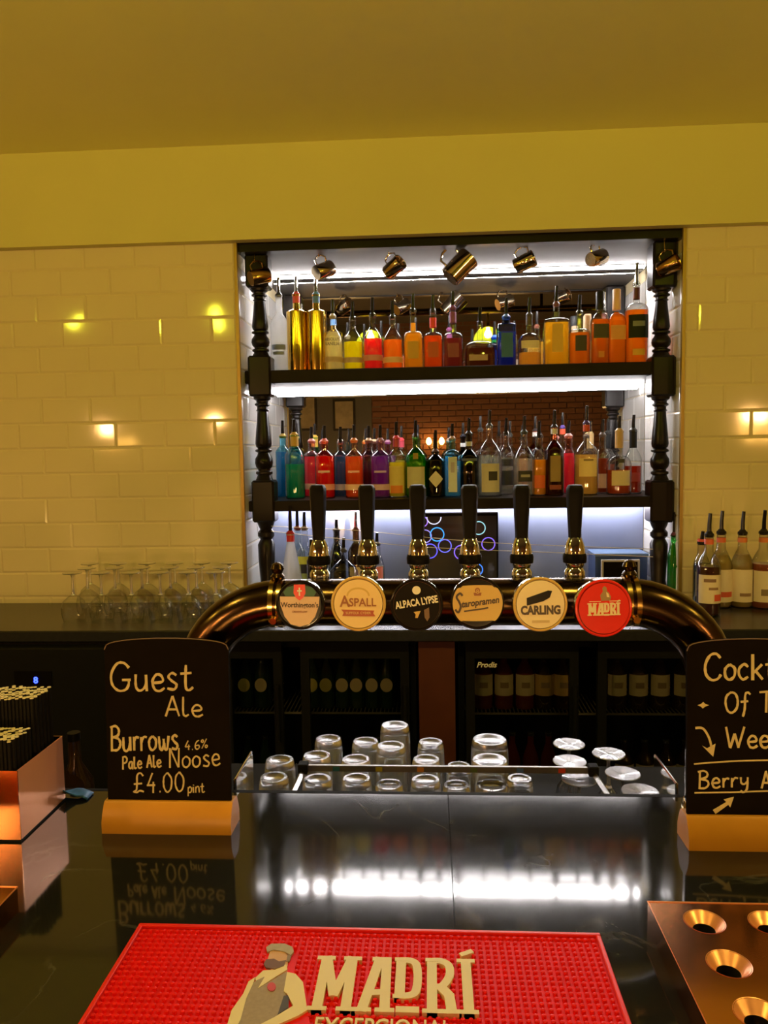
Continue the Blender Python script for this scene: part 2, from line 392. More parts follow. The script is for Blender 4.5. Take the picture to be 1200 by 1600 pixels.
# turned columns
BAY = [(0, .036), (.03, .034), (.05, .025), (.07, .024), (.085, .031), (.10, .031), (.12, .022), (.15, .022), (.165, .027), (.18, .022), (.3, .025), (.45, .030), (.56, .033), (.60, .030), (.615, .024), (.635, .034), (.655, .034), (.67, .024), (.70, .027), (.74, .035), (.79, .037), (.84, .033), (.87, .025), (.885, .025), (.90, .034), (.925, .034), (.94, .027), (.96, .030), (1, .036)]
def column(px, lb):
    x = atY(px, 700, 3.105).x
    t = thing('turned_column', lb, 'column', (x, 3.105, KZ), 0, 'turned columns at the alcove front')
    P = lambda py: atY(px, py, 3.105).z-KZ
    blocks = [(P(452), AZ-KZ), (P(620), P(557)), (P(815), P(750))]
    for a, b in blocks: MB().box(-.046, .046, -.046, .046, a, b, .008).build('block', blackwood, t, False)
    spans = [(blocks[0][0], blocks[1][1]), (blocks[1][0], blocks[2][1]), (blocks[2][0], -.0)]
    for q, (a, b) in enumerate(spans):
        pr = [(r, a+(b-a)*u) for u, r in BAY]
        if q == 2: pr = [(r, a+(b-a)*u) for u, r in ((0, .036), (.06, .03), (.1, .024), (.14, .034), (.19, .034), (.23, .024), (.3, .035), (.5, .034), (.8, .028), (.88, .034), (1, .036))]
        MB().lathe(pr[::-1], 24).build('turned_shaft', blackwood, t)
column(412, 'black turned wooden column at the left side of the lit alcove')
column(1031, 'black turned wooden column at the right side of the lit alcove')

# ------------------------------------------------------------------ pendant lamps and wall lights
green = glass('green_shade_glass', (.62, .80, .16), .05, .06, .35)
bulbm = emit('warm_bulb', (1, .74, .17), LAMP)
rail = thing('lamp_rail', 'long dark bronze tube under the ceiling carrying the pendant lamps', 'rail', (0, .7, 2.765))
MB().tube([(-2.9, 0, 0), (2.9, 0, 0)], .027, 16).build('tube', bronze, rail)
for x in (-2.2, -.9, .9, 2.2): MB().lathe([(.012, 0), (.012, DZ-2.765)], 10, (x, 0, 0)).build('bracket', bronze, rail)
names = ['first', 'second', 'third', 'fourth', 'fifth', 'sixth']
for i, x in enumerate((-2.45, -1.45, -.47, .475, 1.45, 2.45)):
    t = thing('pendant_lamp', 'green glass pendant lamp over the bar, %s from the left' % names[i], 'lamp', (x, .7, 2.52), 0, 'green pendant lamps over the bar')
    MB().lathe([(.12, 0), (.118, .02), (.105, .055), (.08, .085), (.045, .105), (.018, .115)], 28, cap0=False, cap1=False).build('shade', green, t)
    MB().lathe([(.02, .11), (.022, .15), (.012, .165), (.012, .22)], 14).build('cap', brass, t)
    MB().lathe([(.004, .025), (.022, .032), (.03, .05), (.026, .07), (.014, .09), (.013, .112)], 16).build('bulb', bulbm, t)
globem = emit('amber_globe', (1, .50, .17), GLOBE)
for px, py, lb in ((165, 664, 'second from the left wall'), (345, 666, 'nearest the bar on the left'), (1172, 655, 'nearest the bar on the right')):
    v = atY(px, py, 6.6)
    t = thing('globe_lamp', 'amber glass globe lamp hanging over the customer side, '+lb, 'lamp', (v.x, -.6, v.z), 0, 'globe lamps over the tables')
    MB().lathe([(.014, -.05), (.034, -.04), (.049, -.013), (.05, .0), (.047, .019), (.034, .037), (.015, .049)], 20).build('globe', globem, t)
    MB().lathe([(.016, .047), (.018, .075), (.006, .085), (.006, DZ-v.z)], 12).build('stem', brass, t)
tabm = emit('added_table_bulb', (1, .56, .18), TABLE_FILL)  # lamps added out of view to brighten the ceiling; tables only carry them
for x, lb in ((.70, 'right of the two'), (-.95, 'left of the two')):
    t = thing('pub_table', 'round dark wooden pub table behind the viewer, %s' % lb, 'table', (x, -1.6, 0), 0, 'pub tables facing the bar')
    MB().lathe([(.32, .72), (.33, .735), (.33, .75), (.32, .755)], 32).build('top', shelfwood, t); MB().lathe([(.22, 0), (.2, .02), (.04, .05), (.035, .72)], 24).build('pedestal', black_matt, t)
    t = thing('added_table_lamp', 'added unseen brass table lamp with a bare globe bulb, %s tables' % lb, 'lamp', (x, -1.6, .755), 0, 'added table lamps brightening the ceiling')
    MB().lathe([(.06, 0), (.055, .012), (.012, .02), (.010, .12), (.02, .13)], 20).build('base', brass, t)
    MB().lathe([(.014, .125), (.04, .14), (.062, .175), (.065, .2), (.05, .24), (.015, .26)], 20).build('globe', tabm, t)
sb = emit('sconce_bulb', (1, .50, .10), SCONCE)
for x, lb in ((-3.75, 'at the far left of the room'), (.07, 'on the brick wall facing the bar'), (3.74, 'at the far right of the room')):
    t = thing('wall_light', 'twin bulb brass wall light '+lb, 'wall light', (x, RY+.03, 1.70), 0, 'twin wall lights on the far wall')
    MB().box(-.05, .05, -.03, .0, -.08, .08, .004).build('plate', brass, t, False)
    for s_ in (-1, 1):
        MB().tube(smooth_path([(0, 0, 0), (s_*.05, .07, -.03), (s_*.085, .1, 0), (s_*.085, .1, .03)]), .008, 8).build('arm', brass, t)
        MB().lathe([(.012, .03), (.03, .05), (.035, .075), (.026, .105), (.008, .125)], 14, (s_*.085, .1, 0)).build('bulb', sb, t)
for i, (x, z, ww, hh) in enumerate(((-1.15, 2.15, .3, .42), (-1.7, 2.2, .36, .5), (-2.4, 2.1, .4, .5))):
    t = thing('picture_frame', 'plain framed notice on the dark far wall, %s from the brick' % names[i], 'picture', (x, RY+.022, z), 0, 'framed notices on the far wall')
    MB().box(-ww/2, ww/2, 0, .02, -hh/2, hh/2, .004).build('frame', shelfwood, t, False)
    MB().box(-ww/2+.03, ww/2-.03, .02, .023, -hh/2+.03, hh/2-.03).build('sheet', pm('aged_print', (.16, .12, .07), .7, var=.5, scale=12), t, False)

# ------------------------------------------------------------------ the front bar
bar = thing('bar_counter', 'dark veined stone bar counter across the foreground', 'counter', (0, 1.0, 0))
jx0 = atZ(703, 1300, BZ).x
MB().box(-2.2, jx0-.0002, -.42, .374, BZ-.04, BZ, .0006).build('worktop_slab', stone, bar, False)
MB().box(jx0+.0002, 2.2, -.42, .374, BZ-.04, BZ, .0006).build('worktop_slab', stone, bar, False)
MB().box(-2.2, 2.2, -.22, .34, 0, BZ-.04).build('body', black_matt, bar, False)
MB().box(-2.2, 2.2, .374, .387, BZ-.03, BZ-.0002, .001).build('edge_strip', rubber, bar, False)
for px in (668, 690, 710, 733):
    p = atZ(px, 1238, BZ+.004)
    MB().lathe([(.003, 0), (.0028, .0012), (.001, .002)], 10, (p.x, .380, BZ-.0022)).build('screw', chrome, bar)
# shelf for glasses behind the bar
gs = thing('glass_shelf', 'steel shelf with upturned glasses behind the bar', 'shelf', (0, 1.40, 0))
GZ = .822
MB().box(-.62, .75, .0, .58, GZ-.02, GZ-.004).build('shelf_plate', steel, gs, False)
MB().box(-.61, .74, .005, .575, GZ-.004, GZ).build('mat', rubber, gs, False)
for sx in (-.61, .71): MB().box(sx, sx+.03, .02, .5, 0, GZ-.02).build('support', steel, gs, False)
for px, py in ((371, 1215), (1066, 1240)):
    p = atZ(px, py, BZ+.012)
    sgn = -1 if px < 600 else 1
    ep_ = thing('end_plate', 'upright polished steel plate at the %s end of the glass shelf' % ('left' if px < 600 else 'right'), 'steel plate', (p.x, 1.40, GZ), 0, 'steel end plates')
    MB().box(-.003, .003, -.008, .13, 0, BZ+.018-GZ, .002).build('plate', chrome, ep_, False)
    MB().box(min(0, sgn*.03), max(0, sgn*.03), .1, .13, 0, BZ-.05-GZ).build('bracket', steel, ep_, False)
# drip frame
FZ = 1.004
n0, n1, f0, f1 = atZ(455, 1236, FZ), atZ(955, 1240, FZ), atZ(475, 1195, FZ), atZ(926, 1200, FZ)
df = thing('drip_frame', 'open grey metal drip frame with coloured stickers above the glasses', 'frame', (0, 1.397, 0))
yf = f0.y-1.397
MB().box(f0.x, f1.x, yf-.006, yf+.002, FZ-.012, FZ+.001, .001).build('rail', pm('grey_rail', (.36, .34, .31), .35, .6, var=.1, scale=40), df, False)
for a, b in ((n0, f0), (n1, f1)):
    MB().tube([(a.x, -.004, FZ-.008), (b.x, yf, FZ-.008)], .006, 4).build('arm', steel, df, False)
    d_ = 1 if a.x > 0 else -1
    MB().box(b.x-.010, b.x+.010, yf-.02, yf+.004, FZ-.013, FZ+.008, .002).build('corner_cap', rubber, df, False)
    MB().box(a.x-.009, a.x+.009, -.006, .006, GZ, FZ-.002).build('stay', steel, df, False)
for px, c in ((525, (.05, .25, .4)), (592, (.75, .7, .05)), (657, (.8, .35, .05)), (740, (.2, .3, .12)), (812, (.15, .3, .7)), (877, (.8, .08, .03))):
    x = atZ(px, 1198, FZ).x
    MB().box(x-.007, x+.007, yf-.0072, yf-.006, FZ-.010, FZ-.001).build('sticker', pm('sticker_%d' % px, c, .5, var=.05), df, False)

# upturned glasses
def tumbler(p, rt, rb, h, label, grp='upturned tumblers on the shelf behind the bar'):
    t = thing('tumbler', label, 'glass', (p.x, p.y, GZ), 0, grp)
    z = h; th = .0025
    prof = [(rb, 0), (rb, .006), (rt+.0015, z-.016), (rt, z-.006), (rt*.93, z), (rt*.72, z), (rt*.60, z-.003), (.0005, z-.004)]
    inn = [(rb-th, 0), (rt+.0015-th-.001, z-.022), (rt-.007, z-.016), (.0005, z-.014)]
    MB().lathe(inn[::-1][:-1]+[(rb-th, 0.0008), (rb-.001, 0)]+prof[1:], 28, cap0=False, cap1=False).build('body', barglass, t)
    return t
TUM = [(437, 1187, 46, 'squat tumbler left of the drip frame, the further of two'), (428, 1214, 46, 'squat tumbler at the left end, nearest the bar'),
 (495, 1180, 45, 'tumbler just behind the left corner of the drip frame'), (513, 1154, 42, 'tumbler furthest back on the left'), (571, 1158, 42, 'tumbler in the back row, second from the left'),
 (617, 1133, 45, 'tallest tumbler at the very back of the shelf'), (611, 1165, 46, 'tall tumbler right in front of the tallest one'), (556, 1186, 46, 'tumbler behind the rail between blue and yellow stickers'),
 (673, 1159, 40, 'tumbler in the back row, right of the tall pair'), (666, 1186, 44, 'tumbler behind the rail at the orange sticker'), (496, 1217, 46, 'tumbler inside the frame at its left corner'),
 (557, 1216, 46, 'tumbler inside the frame under the blue sticker'), (608, 1225, 44, 'tumbler inside the frame under the yellow sticker'), (665, 1218, 46, 'tumbler inside the frame under the orange sticker'),
 (765, 1155, 56, 'wide tumbler standing behind another wide tumbler'), (765, 1187, 58, 'wide tumbler right behind the middle of the rail'), (717, 1196, 38, 'small tumbler left of the wide pair'),
 (713, 1226, 42, 'small tumbler inside the frame near the screws'), (768, 1226, 50, 'wide tumbler inside the frame near the middle'), (812, 1216, 40, 'tumbler at the right of the wide ones')]
for px, py, wpx, lb in TUM:
    tall = (px, py) in ((617, 1133), (611, 1165), (765, 1155), (765, 1187))
    zt = .998 if tall else .981
    p = atZ(px, py, zt); dep = (p-CAM).dot(FW); r = wpx/2*dep/FPX
    tumbler(p, r*.98, min(r*1.16, .042) if not tall else r*1.14, zt-GZ, lb+' ')
for o in bpy.data.objects:
    if 'label' in o: o['label'] = o['label'].strip()
def stemglass(name, loc, h, rf, rbowl, label, grp, up=False):
    t = thing(name, label, 'glass', loc, 0, grp)
    hb = h*.52
    MB().lathe([(rbowl*.82, 0), (rbowl*.95, hb*.2), (rbowl, hb*.5), (rbowl*.85, hb*.78), (rbowl*.45, hb*.96), (.008, hb+.004)], 24, cap0=False, cap1=False).build('bowl', clear2, t)
    MB().lathe([(.008, hb+.003), (.0045, hb+.012), (.004, h-.02), (.007, h-.008)], 12).build('stem', barglass, t)
    MB().lathe([(.007, h-.009), (rf*.6, h-.005), (rf*.97, h-.003), (rf, h-.0015), (rf*.97, h), (rf*.5, h-.0015), (.002, h-.003)], 28, cap1=False).build('foot', barglass, t)
    return t
for px, py, lb in ((889, 1163, 'upturned stemmed glass at the back, left foot of the group'), (890, 1190, 'upturned stemmed glass behind the rail by the red sticker'), (951, 1178, 'upturned stemmed glass, back right'),
                   (973, 1209, 'upturned stemmed glass right of the drip frame corner'), (905, 1218, 'upturned stemmed glass inside the right end of the frame'), (1000, 1237, 'upturned stemmed glass nearest the right end plate')):
    p = atZ(px, py, .986)
    stemglass('stemmed_glass', (p.x, p.y, GZ), .988-GZ, .0355, .030, lb, 'upturned stemmed glasses behind the bar')

# ------------------------------------------------------------------ beer font and taps
PY, PR = 1.328, .0408
pz = (atY(650, 904, PY).z+atY(650, 977, PY).z)/2
xl, xr = atY(440, 930, PY).x, atY(972, 930, PY).x
lx, rx = atY(312, 1010, PY).x, atY(1112, 1010, PY).x
font = thing('beer_font', 'dark bronze pipe font arching over the back of the bar', 'beer font', (0, PY, BZ))
def arc(x0, x1, zt, r):
    s_ = 1 if x1 > x0 else -1; out = []
    R = abs(x1-x0)
    for k in range(13):
        a = PI/2*k/12; out.append((x0+s_*R*math.sin(a), 0, zt-R*.92*(1-math.cos(a))))
    return out
zt = pz-BZ
path = arc(xl-.0, lx, zt, 0)[::-1]; path = [(lx, 0, .012)]+path+arc(xr, rx, zt, 0)+[(rx, 0, .012)]
MB().tube(path, PR, 28).build('pipe', bronze, font)
for x in (lx, rx): MB().lathe([(PR+.004, 0), (PR+.004, .008), (PR+.001, .014)], 28, (x, 0, 0)).build('flange', brass, font)
for x in (xl-.006, xr+.012):
    for dx in (-.007, .007):
        MB().tube([(x+dx-.004, 0, zt), (x+dx+.004, 0, zt)], PR+.003, 28).build('collar', brass, font)
    MB().lathe([(.010, 0), (.013, .006), (.008, .012), (.012, .020), (.009, .028), (.003, .031)], 16, (x, 0, zt+PR)).build('finial', bronze, font)
    MB().tube([(x, -PR, zt-.02), (x, -PR-.012, zt-.022)], .006, 10).build('screw', brass, font)

def disc(mb, r, t0, t1, f, n=40, x=0, y=0): return mb.prism([(x+r*math.cos(2*PI*k/n), y+r*math.sin(2*PI*k/n)) for k in range(n)], t0, t1, f)
KS = lambda p: [(a*1.15, b*1.15) for a, b in p]
HX = [498, 574, 653, 734, 815, 898]
BD = [(469, 945, 37), (560, 943, 41), (651, 945, 39), (746, 942, 39.5), (844, 944, 40.5), (943, 950, 43)]
HY, BYY = 1.351, 1.185
def ink(n, c, r=.4): return pm('badge_'+n, c, r, var=.03, scale=120)
cream, tan, blk, red_, grn, wht = ink('cream', (.78, .66, .42)), ink('tan', (.80, .60, .28)), ink('black', (.012, .010, .010), .2), ink('red', (.72, .025, .015), .25), ink('green', (.02, .10, .06)), ink('white', (.82, .78, .66))
brn, gold, drk = ink('brown', (.30, .10, .03)), ink('gold', (.62, .42, .12)), ink('dark', (.05, .03, .02))
LB = ['cream lens with green top and red shield', 'round tan lens', 'round black lens with pale slanted lettering', 'black lens with yellow band and script', 'round cream lens with black pennant', 'large round red lens at the right end']
def F3(u, v, t): return (u, -t, v)       # prints face the drinkers
def slab_word(W, H, wd):
    """strokes of the slab-serif word with a small hung D: list of (polyline, width)"""
    o = []; L_ = lambda *p: o.append((list(p), wd)); s_ = wd*.55
    def serif(x, y, k=1.25): o.append(([(x-wd*k*.75, y), (x+wd*k*.75, y)], s_))
    # M
    a, b, m_ = .03*W, .205*W, .118*W
    L_((a, 0), (a, H)); L_((b, 0), (b, H)); o.append(([(a+wd*.1, H), (m_, H*.26)], wd*.9)); o.append(([(m_, H*.26), (b-wd*.1, H)], wd*.9))
    for x in (a, b): serif(x, s_/2); serif(x, H-s_/2)
    # A
    a, b, c_ = .30*W, .44*W, .385*W
    L_((a, 0), (c_, H)); L_((b, 0), (b-.012*W, H)); o.append(([(a+.045*W, H*.33), (b, H*.35)], wd*.8)); o.append(([(c_-wd*.8, H-s_/2), (b+wd*.3, H-s_/2)], s_))
    serif(a, s_/2); serif(b, s_/2)
    # D, raised, with a bar under it
    a, b = .525*W, .635*W
    L_((a, H*.24), (a, H)); o.append((smooth_path([(a, H-wd*.4), (a+.05*W, H-wd*.4), (b-wd*.2, H*.88), (b, H*.62), (b-wd*.2, H*.36), (a+.05*W, H*.24+wd*.4), (a, H*.24+wd*.4)], 4), wd*.85))
    serif(a, H*.24+s_/2, .9); serif(a, H-s_/2, .9); o.append(([(a-wd*.3, H*.05), (b+wd*.2, H*.05)], wd*.8))
    # R
    a, b = .725*W, .835*W
    L_((a, 0), (a, H)); o.append((smooth_path([(a, H-wd*.4), (a+.06*W, H-wd*.4), (b, H*.86), (b, H*.66), (a+.06*W, H*.47), (a, H*.47)], 4), wd*.85))
    L_((a+.05*W, H*.47), (b-wd*.1, H*.32)); L_((b-wd*.1, H*.34), (b+wd*.15, 0)); serif(a, s_/2); serif(b+wd*.1, s_/2); serif(a, H-s_/2, .9)
    # I with accent
    a = .945*W
    L_((a, 0), (a, H)); serif(a, s_/2); serif(a, H-s_/2); o.append(([(a-wd*.5, H*1.08), (a+wd*.8, H*1.17)], wd*.6))
    return o
def badge_art(i, r, par):
    T = lambda txt, sz, c, y, t=.0032, sx=1, sh=0, x=0, bold=0, rot=0: text_mesh(txt, sz, .0005, lambda u, v, w_: F3(x+u*math.cos(rot)-v*math.sin(rot), y+u*math.sin(rot)+v*math.cos(rot), t+w_), sx, sh, bold).build('lettering', c, par, False)
    def poly(p, c, t, nm='emblem'): return MB().prism([(x*r, y*r) for x, y in p], t, t+.0005, F3).build(nm, c, par, False)
    face = lambda c, k=.94: disc(MB(), r*k, .002, .003, F3).build('lens_face', c, par, False)
    ring = [(math.cos(a), math.sin(a)) for a in [2*PI*k/40 for k in range(40)]]
    if i == 0:
        face(blk)
        poly([(-.62, .38), (.62, .38), (.72, .55), (.55, .75), (0, .9), (-.55, .75), (-.72, .55)], grn, .003)
        poly([(-.86, .36), (.86, .36), (.84, 0), (.66, -.5), (.4, -.82), (0, -.92), (-.4, -.82), (-.66, -.5), (-.84, 0)], ink('pinkcream', (.66, .47, .34)), .003)
        poly([(-.24, .88), (.24, .88), (.26, .5), (.14, .3), (0, .2), (-.14, .3), (-.26, .5)], red_, .0036)
        poly([(-.03, .75), (.03, .75), (.03, .4), (-.03, .4)], wht, .0042); poly([(-.1, .64), (.1, .64), (.1, .58), (-.1, .58)], wht, .0042)
        T("Worthington's", r*.30, drk, -.02*r, .0036, .92, 0, 0, .0002); T('CREAMFLOW', r*.11, brn, -.28*r, .0036)
    elif i == 1:
        face(tan)
        MB().ribbon([(.42*r*math.cos(a), .30*r+.30*r*math.sin(a)) for a in [PI*k/14 for k in range(15)]], r*.07, .003, .0034, F3).build('emblem', gold, par, False)
        T('A', r*.62, brn, .10*r, .0034, .9, 0, -.52*r, .0004); T('SPALL', r*.44, brn, .06*r, .0034, .92, 0, .17*r, .0003)
        poly([(-.66, -.22), (.62, -.26), (.58, -.36), (.66, -.48), (-.62, -.46), (-.56, -.34)], ink('rust', (.42, .08, .04)), .0034)
        T('SUFFOLK CYDER', r*.13, tan, -.35*r, .004)
    elif i == 2:
        face(blk)
        poly([(x*.17, y*.17+.60) for x, y in ring], wht, .003)
        T('ALPACA LYPSE', r*.40, wht, .12*r, .0034, .66, 0, .0, .0005, math.radians(9))
        poly([(-.12, -.28), (.16, -.24), (.1, -.38), (.04, -.52), (-.06, -.52), (-.04, -.38)], gold, .0034)
        poly([(.3, -.2), (.5, -.1), (.52, -.5), (.42, -.66), (.32, -.5)], ink('brownfaint', (.16, .09, .05)), .0034)
    elif i == 3:
        face(blk)
        poly([(math.cos(a), max(-.72, min(.62, math.sin(a)))) if abs(math.sin(a)) < .75 else (math.cos(a), .62+.10*abs(math.sin(a)) if math.sin(a) > 0 else -.62-.10*abs(math.sin(a))) for a in [2*PI*k/60 for k in range(60)]], gold, .003, 'band')
        poly([(-.16, .42), (.16, .42), (.13, .30), (-.13, .30)], brn, .0036); poly([(x*.10, y*.10+.52) for x, y in ring], brn, .0036)
        T('8', r*.26, gold, .47*r, .0042)
        T('taropramen', r*.37, drk, -.01*r, .0036, .86, .25, .10*r, .0004, math.radians(7))
        MB().ribbon(smooth_path([(x*r, y*r) for x, y in [(-.60, .30), (-.70, .40), (-.84, .26), (-.74, .06), (-.68, -.14), (-.78, -.36), (-.90, -.24)]], 6), r*.085, .0036, .0041, F3).build('lettering', drk, par, False)
        MB().ribbon([(-.55*r, -.32*r), (.25*r, -.22*r), (.42*r, -.18*r)], r*.06, .0036, .004, F3).build('emblem', drk, par, False)
    elif i == 4:
        face(cream)
        poly([(-.54, .26), (.30, .54), (.46, .52), (.36, .26), (.1, .12), (-.54, -.04)], blk, .003)
        T('CARLING', r*.46, drk, -.22*r, .003, .80, 0, 0, .0009)
        poly([(-.34, -.62), (.34, -.62), (.34, -.72), (-.34, -.72)], ink('fainttan', (.55, .42, .22)), .003)
    else:
        face(red_)
        poly([(-.10, .28), (.22, .28), (.26, .42), (.18, .58), (.12, .62), (.10, .76), (.02, .82), (-.06, .74), (-.04, .62), (-.14, .48)], ink('olive', (.34, .22, .10)), .003)
        poly([(.08, .6), (.16, .54), (.2, .4), (.1, .42)], cream, .0036)
        mb = MB()
        for q_, (pl, wd) in enumerate(slab_word(r*1.16, r*.46, r*.085)): mb.ribbon([(x-r*.58, y-r*.26) for x, y in pl], wd, .003, .0036+q_*.00004, F3)
        mb.build('lettering', cream, par, False)
        poly([(-.55, .27), (-.12, .27), (-.12, .245), (-.55, .245)], cream, .003); poly([(.2, .27), (.62, .27), (.62, .245), (.2, .245)], cream, .003)
for i in range(6):
    px = HX[i]; hb = atY(px, 903, HY); ht = atY(px, 757, HY)
    x = (hb.x+ht.x)/2; z0 = pz+PR-.006
    t = thing('beer_tap', 'black handled beer tap with '+LB[i], 'beer tap', (x, HY, z0), 0, 'beer taps on the pipe font')
    H = ht.z-z0
    MB().lathe(KS([(.013, -.002), (.0155, .004), (.0155, .012), (.012, .018), (.014, .022), (.014, .026)]), 20).build('tap_base', chrome, t)
    MB().lathe(KS([(.0175, .026), (.018, .031), (.018, .036), (.0165, .040)]), 20).build('grip_ring', black_gloss, t)
    MB().lathe(KS([(.0155, .039), (.0150, .046), (.0135, .054), (.0105, .062), (.0085, .066)]), 20).build('ferrule', chrome, t)
    MB().lathe([(.011, .073), (.0115, .086), (.0136, .12), (.0152, H-.018), (.0152, H-.007), (.012, H-.001), (.005, H)], 8, sq=[2.6]*7).build('handle', black_gloss, t)
    bx, by, br = BD[i]; p = atY(bx, by, BYY); r = br*((p-CAM).dot(FW))/FPX
    bp = MB(); q = Vector((p.x-x, BYY-HY, p.z-z0))
    tilt = math.radians(-4)
    # neck from the pipe to the lens
    MB().tube([(0, -.01, -.02), (q.x*.6, q.y*.45, q.z*.6-.008), (q.x, q.y+.012, q.z)], [.013, .012, .014], 14).build('spout_arm', chrome, t)
    b = MB().lathe([(r*.99, 0), (r*1.03, .004), (r*1.03, .017), (r*.9, .020), (r*.5, .021)], 44, M=Matrix.Rotation(-PI/2, 4, 'X')).build('badge', chrome, t)
    b.location = q; b.rotation_euler = (tilt, 0, math.radians((-3, -1, 0, 2, 4, 6)[i]))
    rim = MB().tube([(r*math.cos(a), -.0005, r*math.sin(a)) for a in [2*PI*k/44 for k in range(44)]], .0022, 8, True).build('lens_rim', (gold if i in (1, 4) else blk) if i != 5 else red_, b)
    badge_art(i, r*.985, b)

# cling film scrap, and thin pale strands behind the taps
film = glass('cling_film', (.93, .93, .93), .08, .09, .12)
t = thing('cling_film', 'crumpled clear plastic film hanging from the first tap on the left', 'plastic film', (0, 0, 0))
P = [atY(x, y, 1.385) for x, y in ((494, 836), (503, 838), (511, 850), (519, 862), (518, 878), (509, 900), (500, 880), (497, 858))]
mb = MB(); mid = sum(P, Vector())/8
mb.add([tuple(v+Vector((0, random.uniform(-.006, .006), 0))) for v in P]+[tuple(mid+Vector((0, -.012, 0)))], [(i, (i+1) % 8, 8) for i in range(8)])
t.location = mid
mb.v = [tuple(Vector(v)-mid) for v in mb.v]; mb.build('sheet', film, t, False)
strand = pm('pale_strand', (.8, .75, .66), .2, .3, var=.1, scale=50)  # pale lines drawn as thin tubes between the columns
for pts, lb in (([(424, 822), (560, 829), (650, 838), (740, 846), (830, 851), (1020, 858)], 'upper thin pale strand stretched between the columns behind the taps'), ([(424, 830), (560, 845), (640, 853), (742, 859), (830, 862), (1020, 870)], 'lower thin pale strand stretched between the columns behind the taps')):
    q = [atY(x, y, 3.066) for x, y in pts]; c0 = q[0].copy()
    o = MB().tube(smooth_path([tuple(v-c0) for v in q]), .0016, 6).build('thin_strand', strand); o.location = c0
    tag(o, lb, 'strand', 'thin pale strands behind the taps')

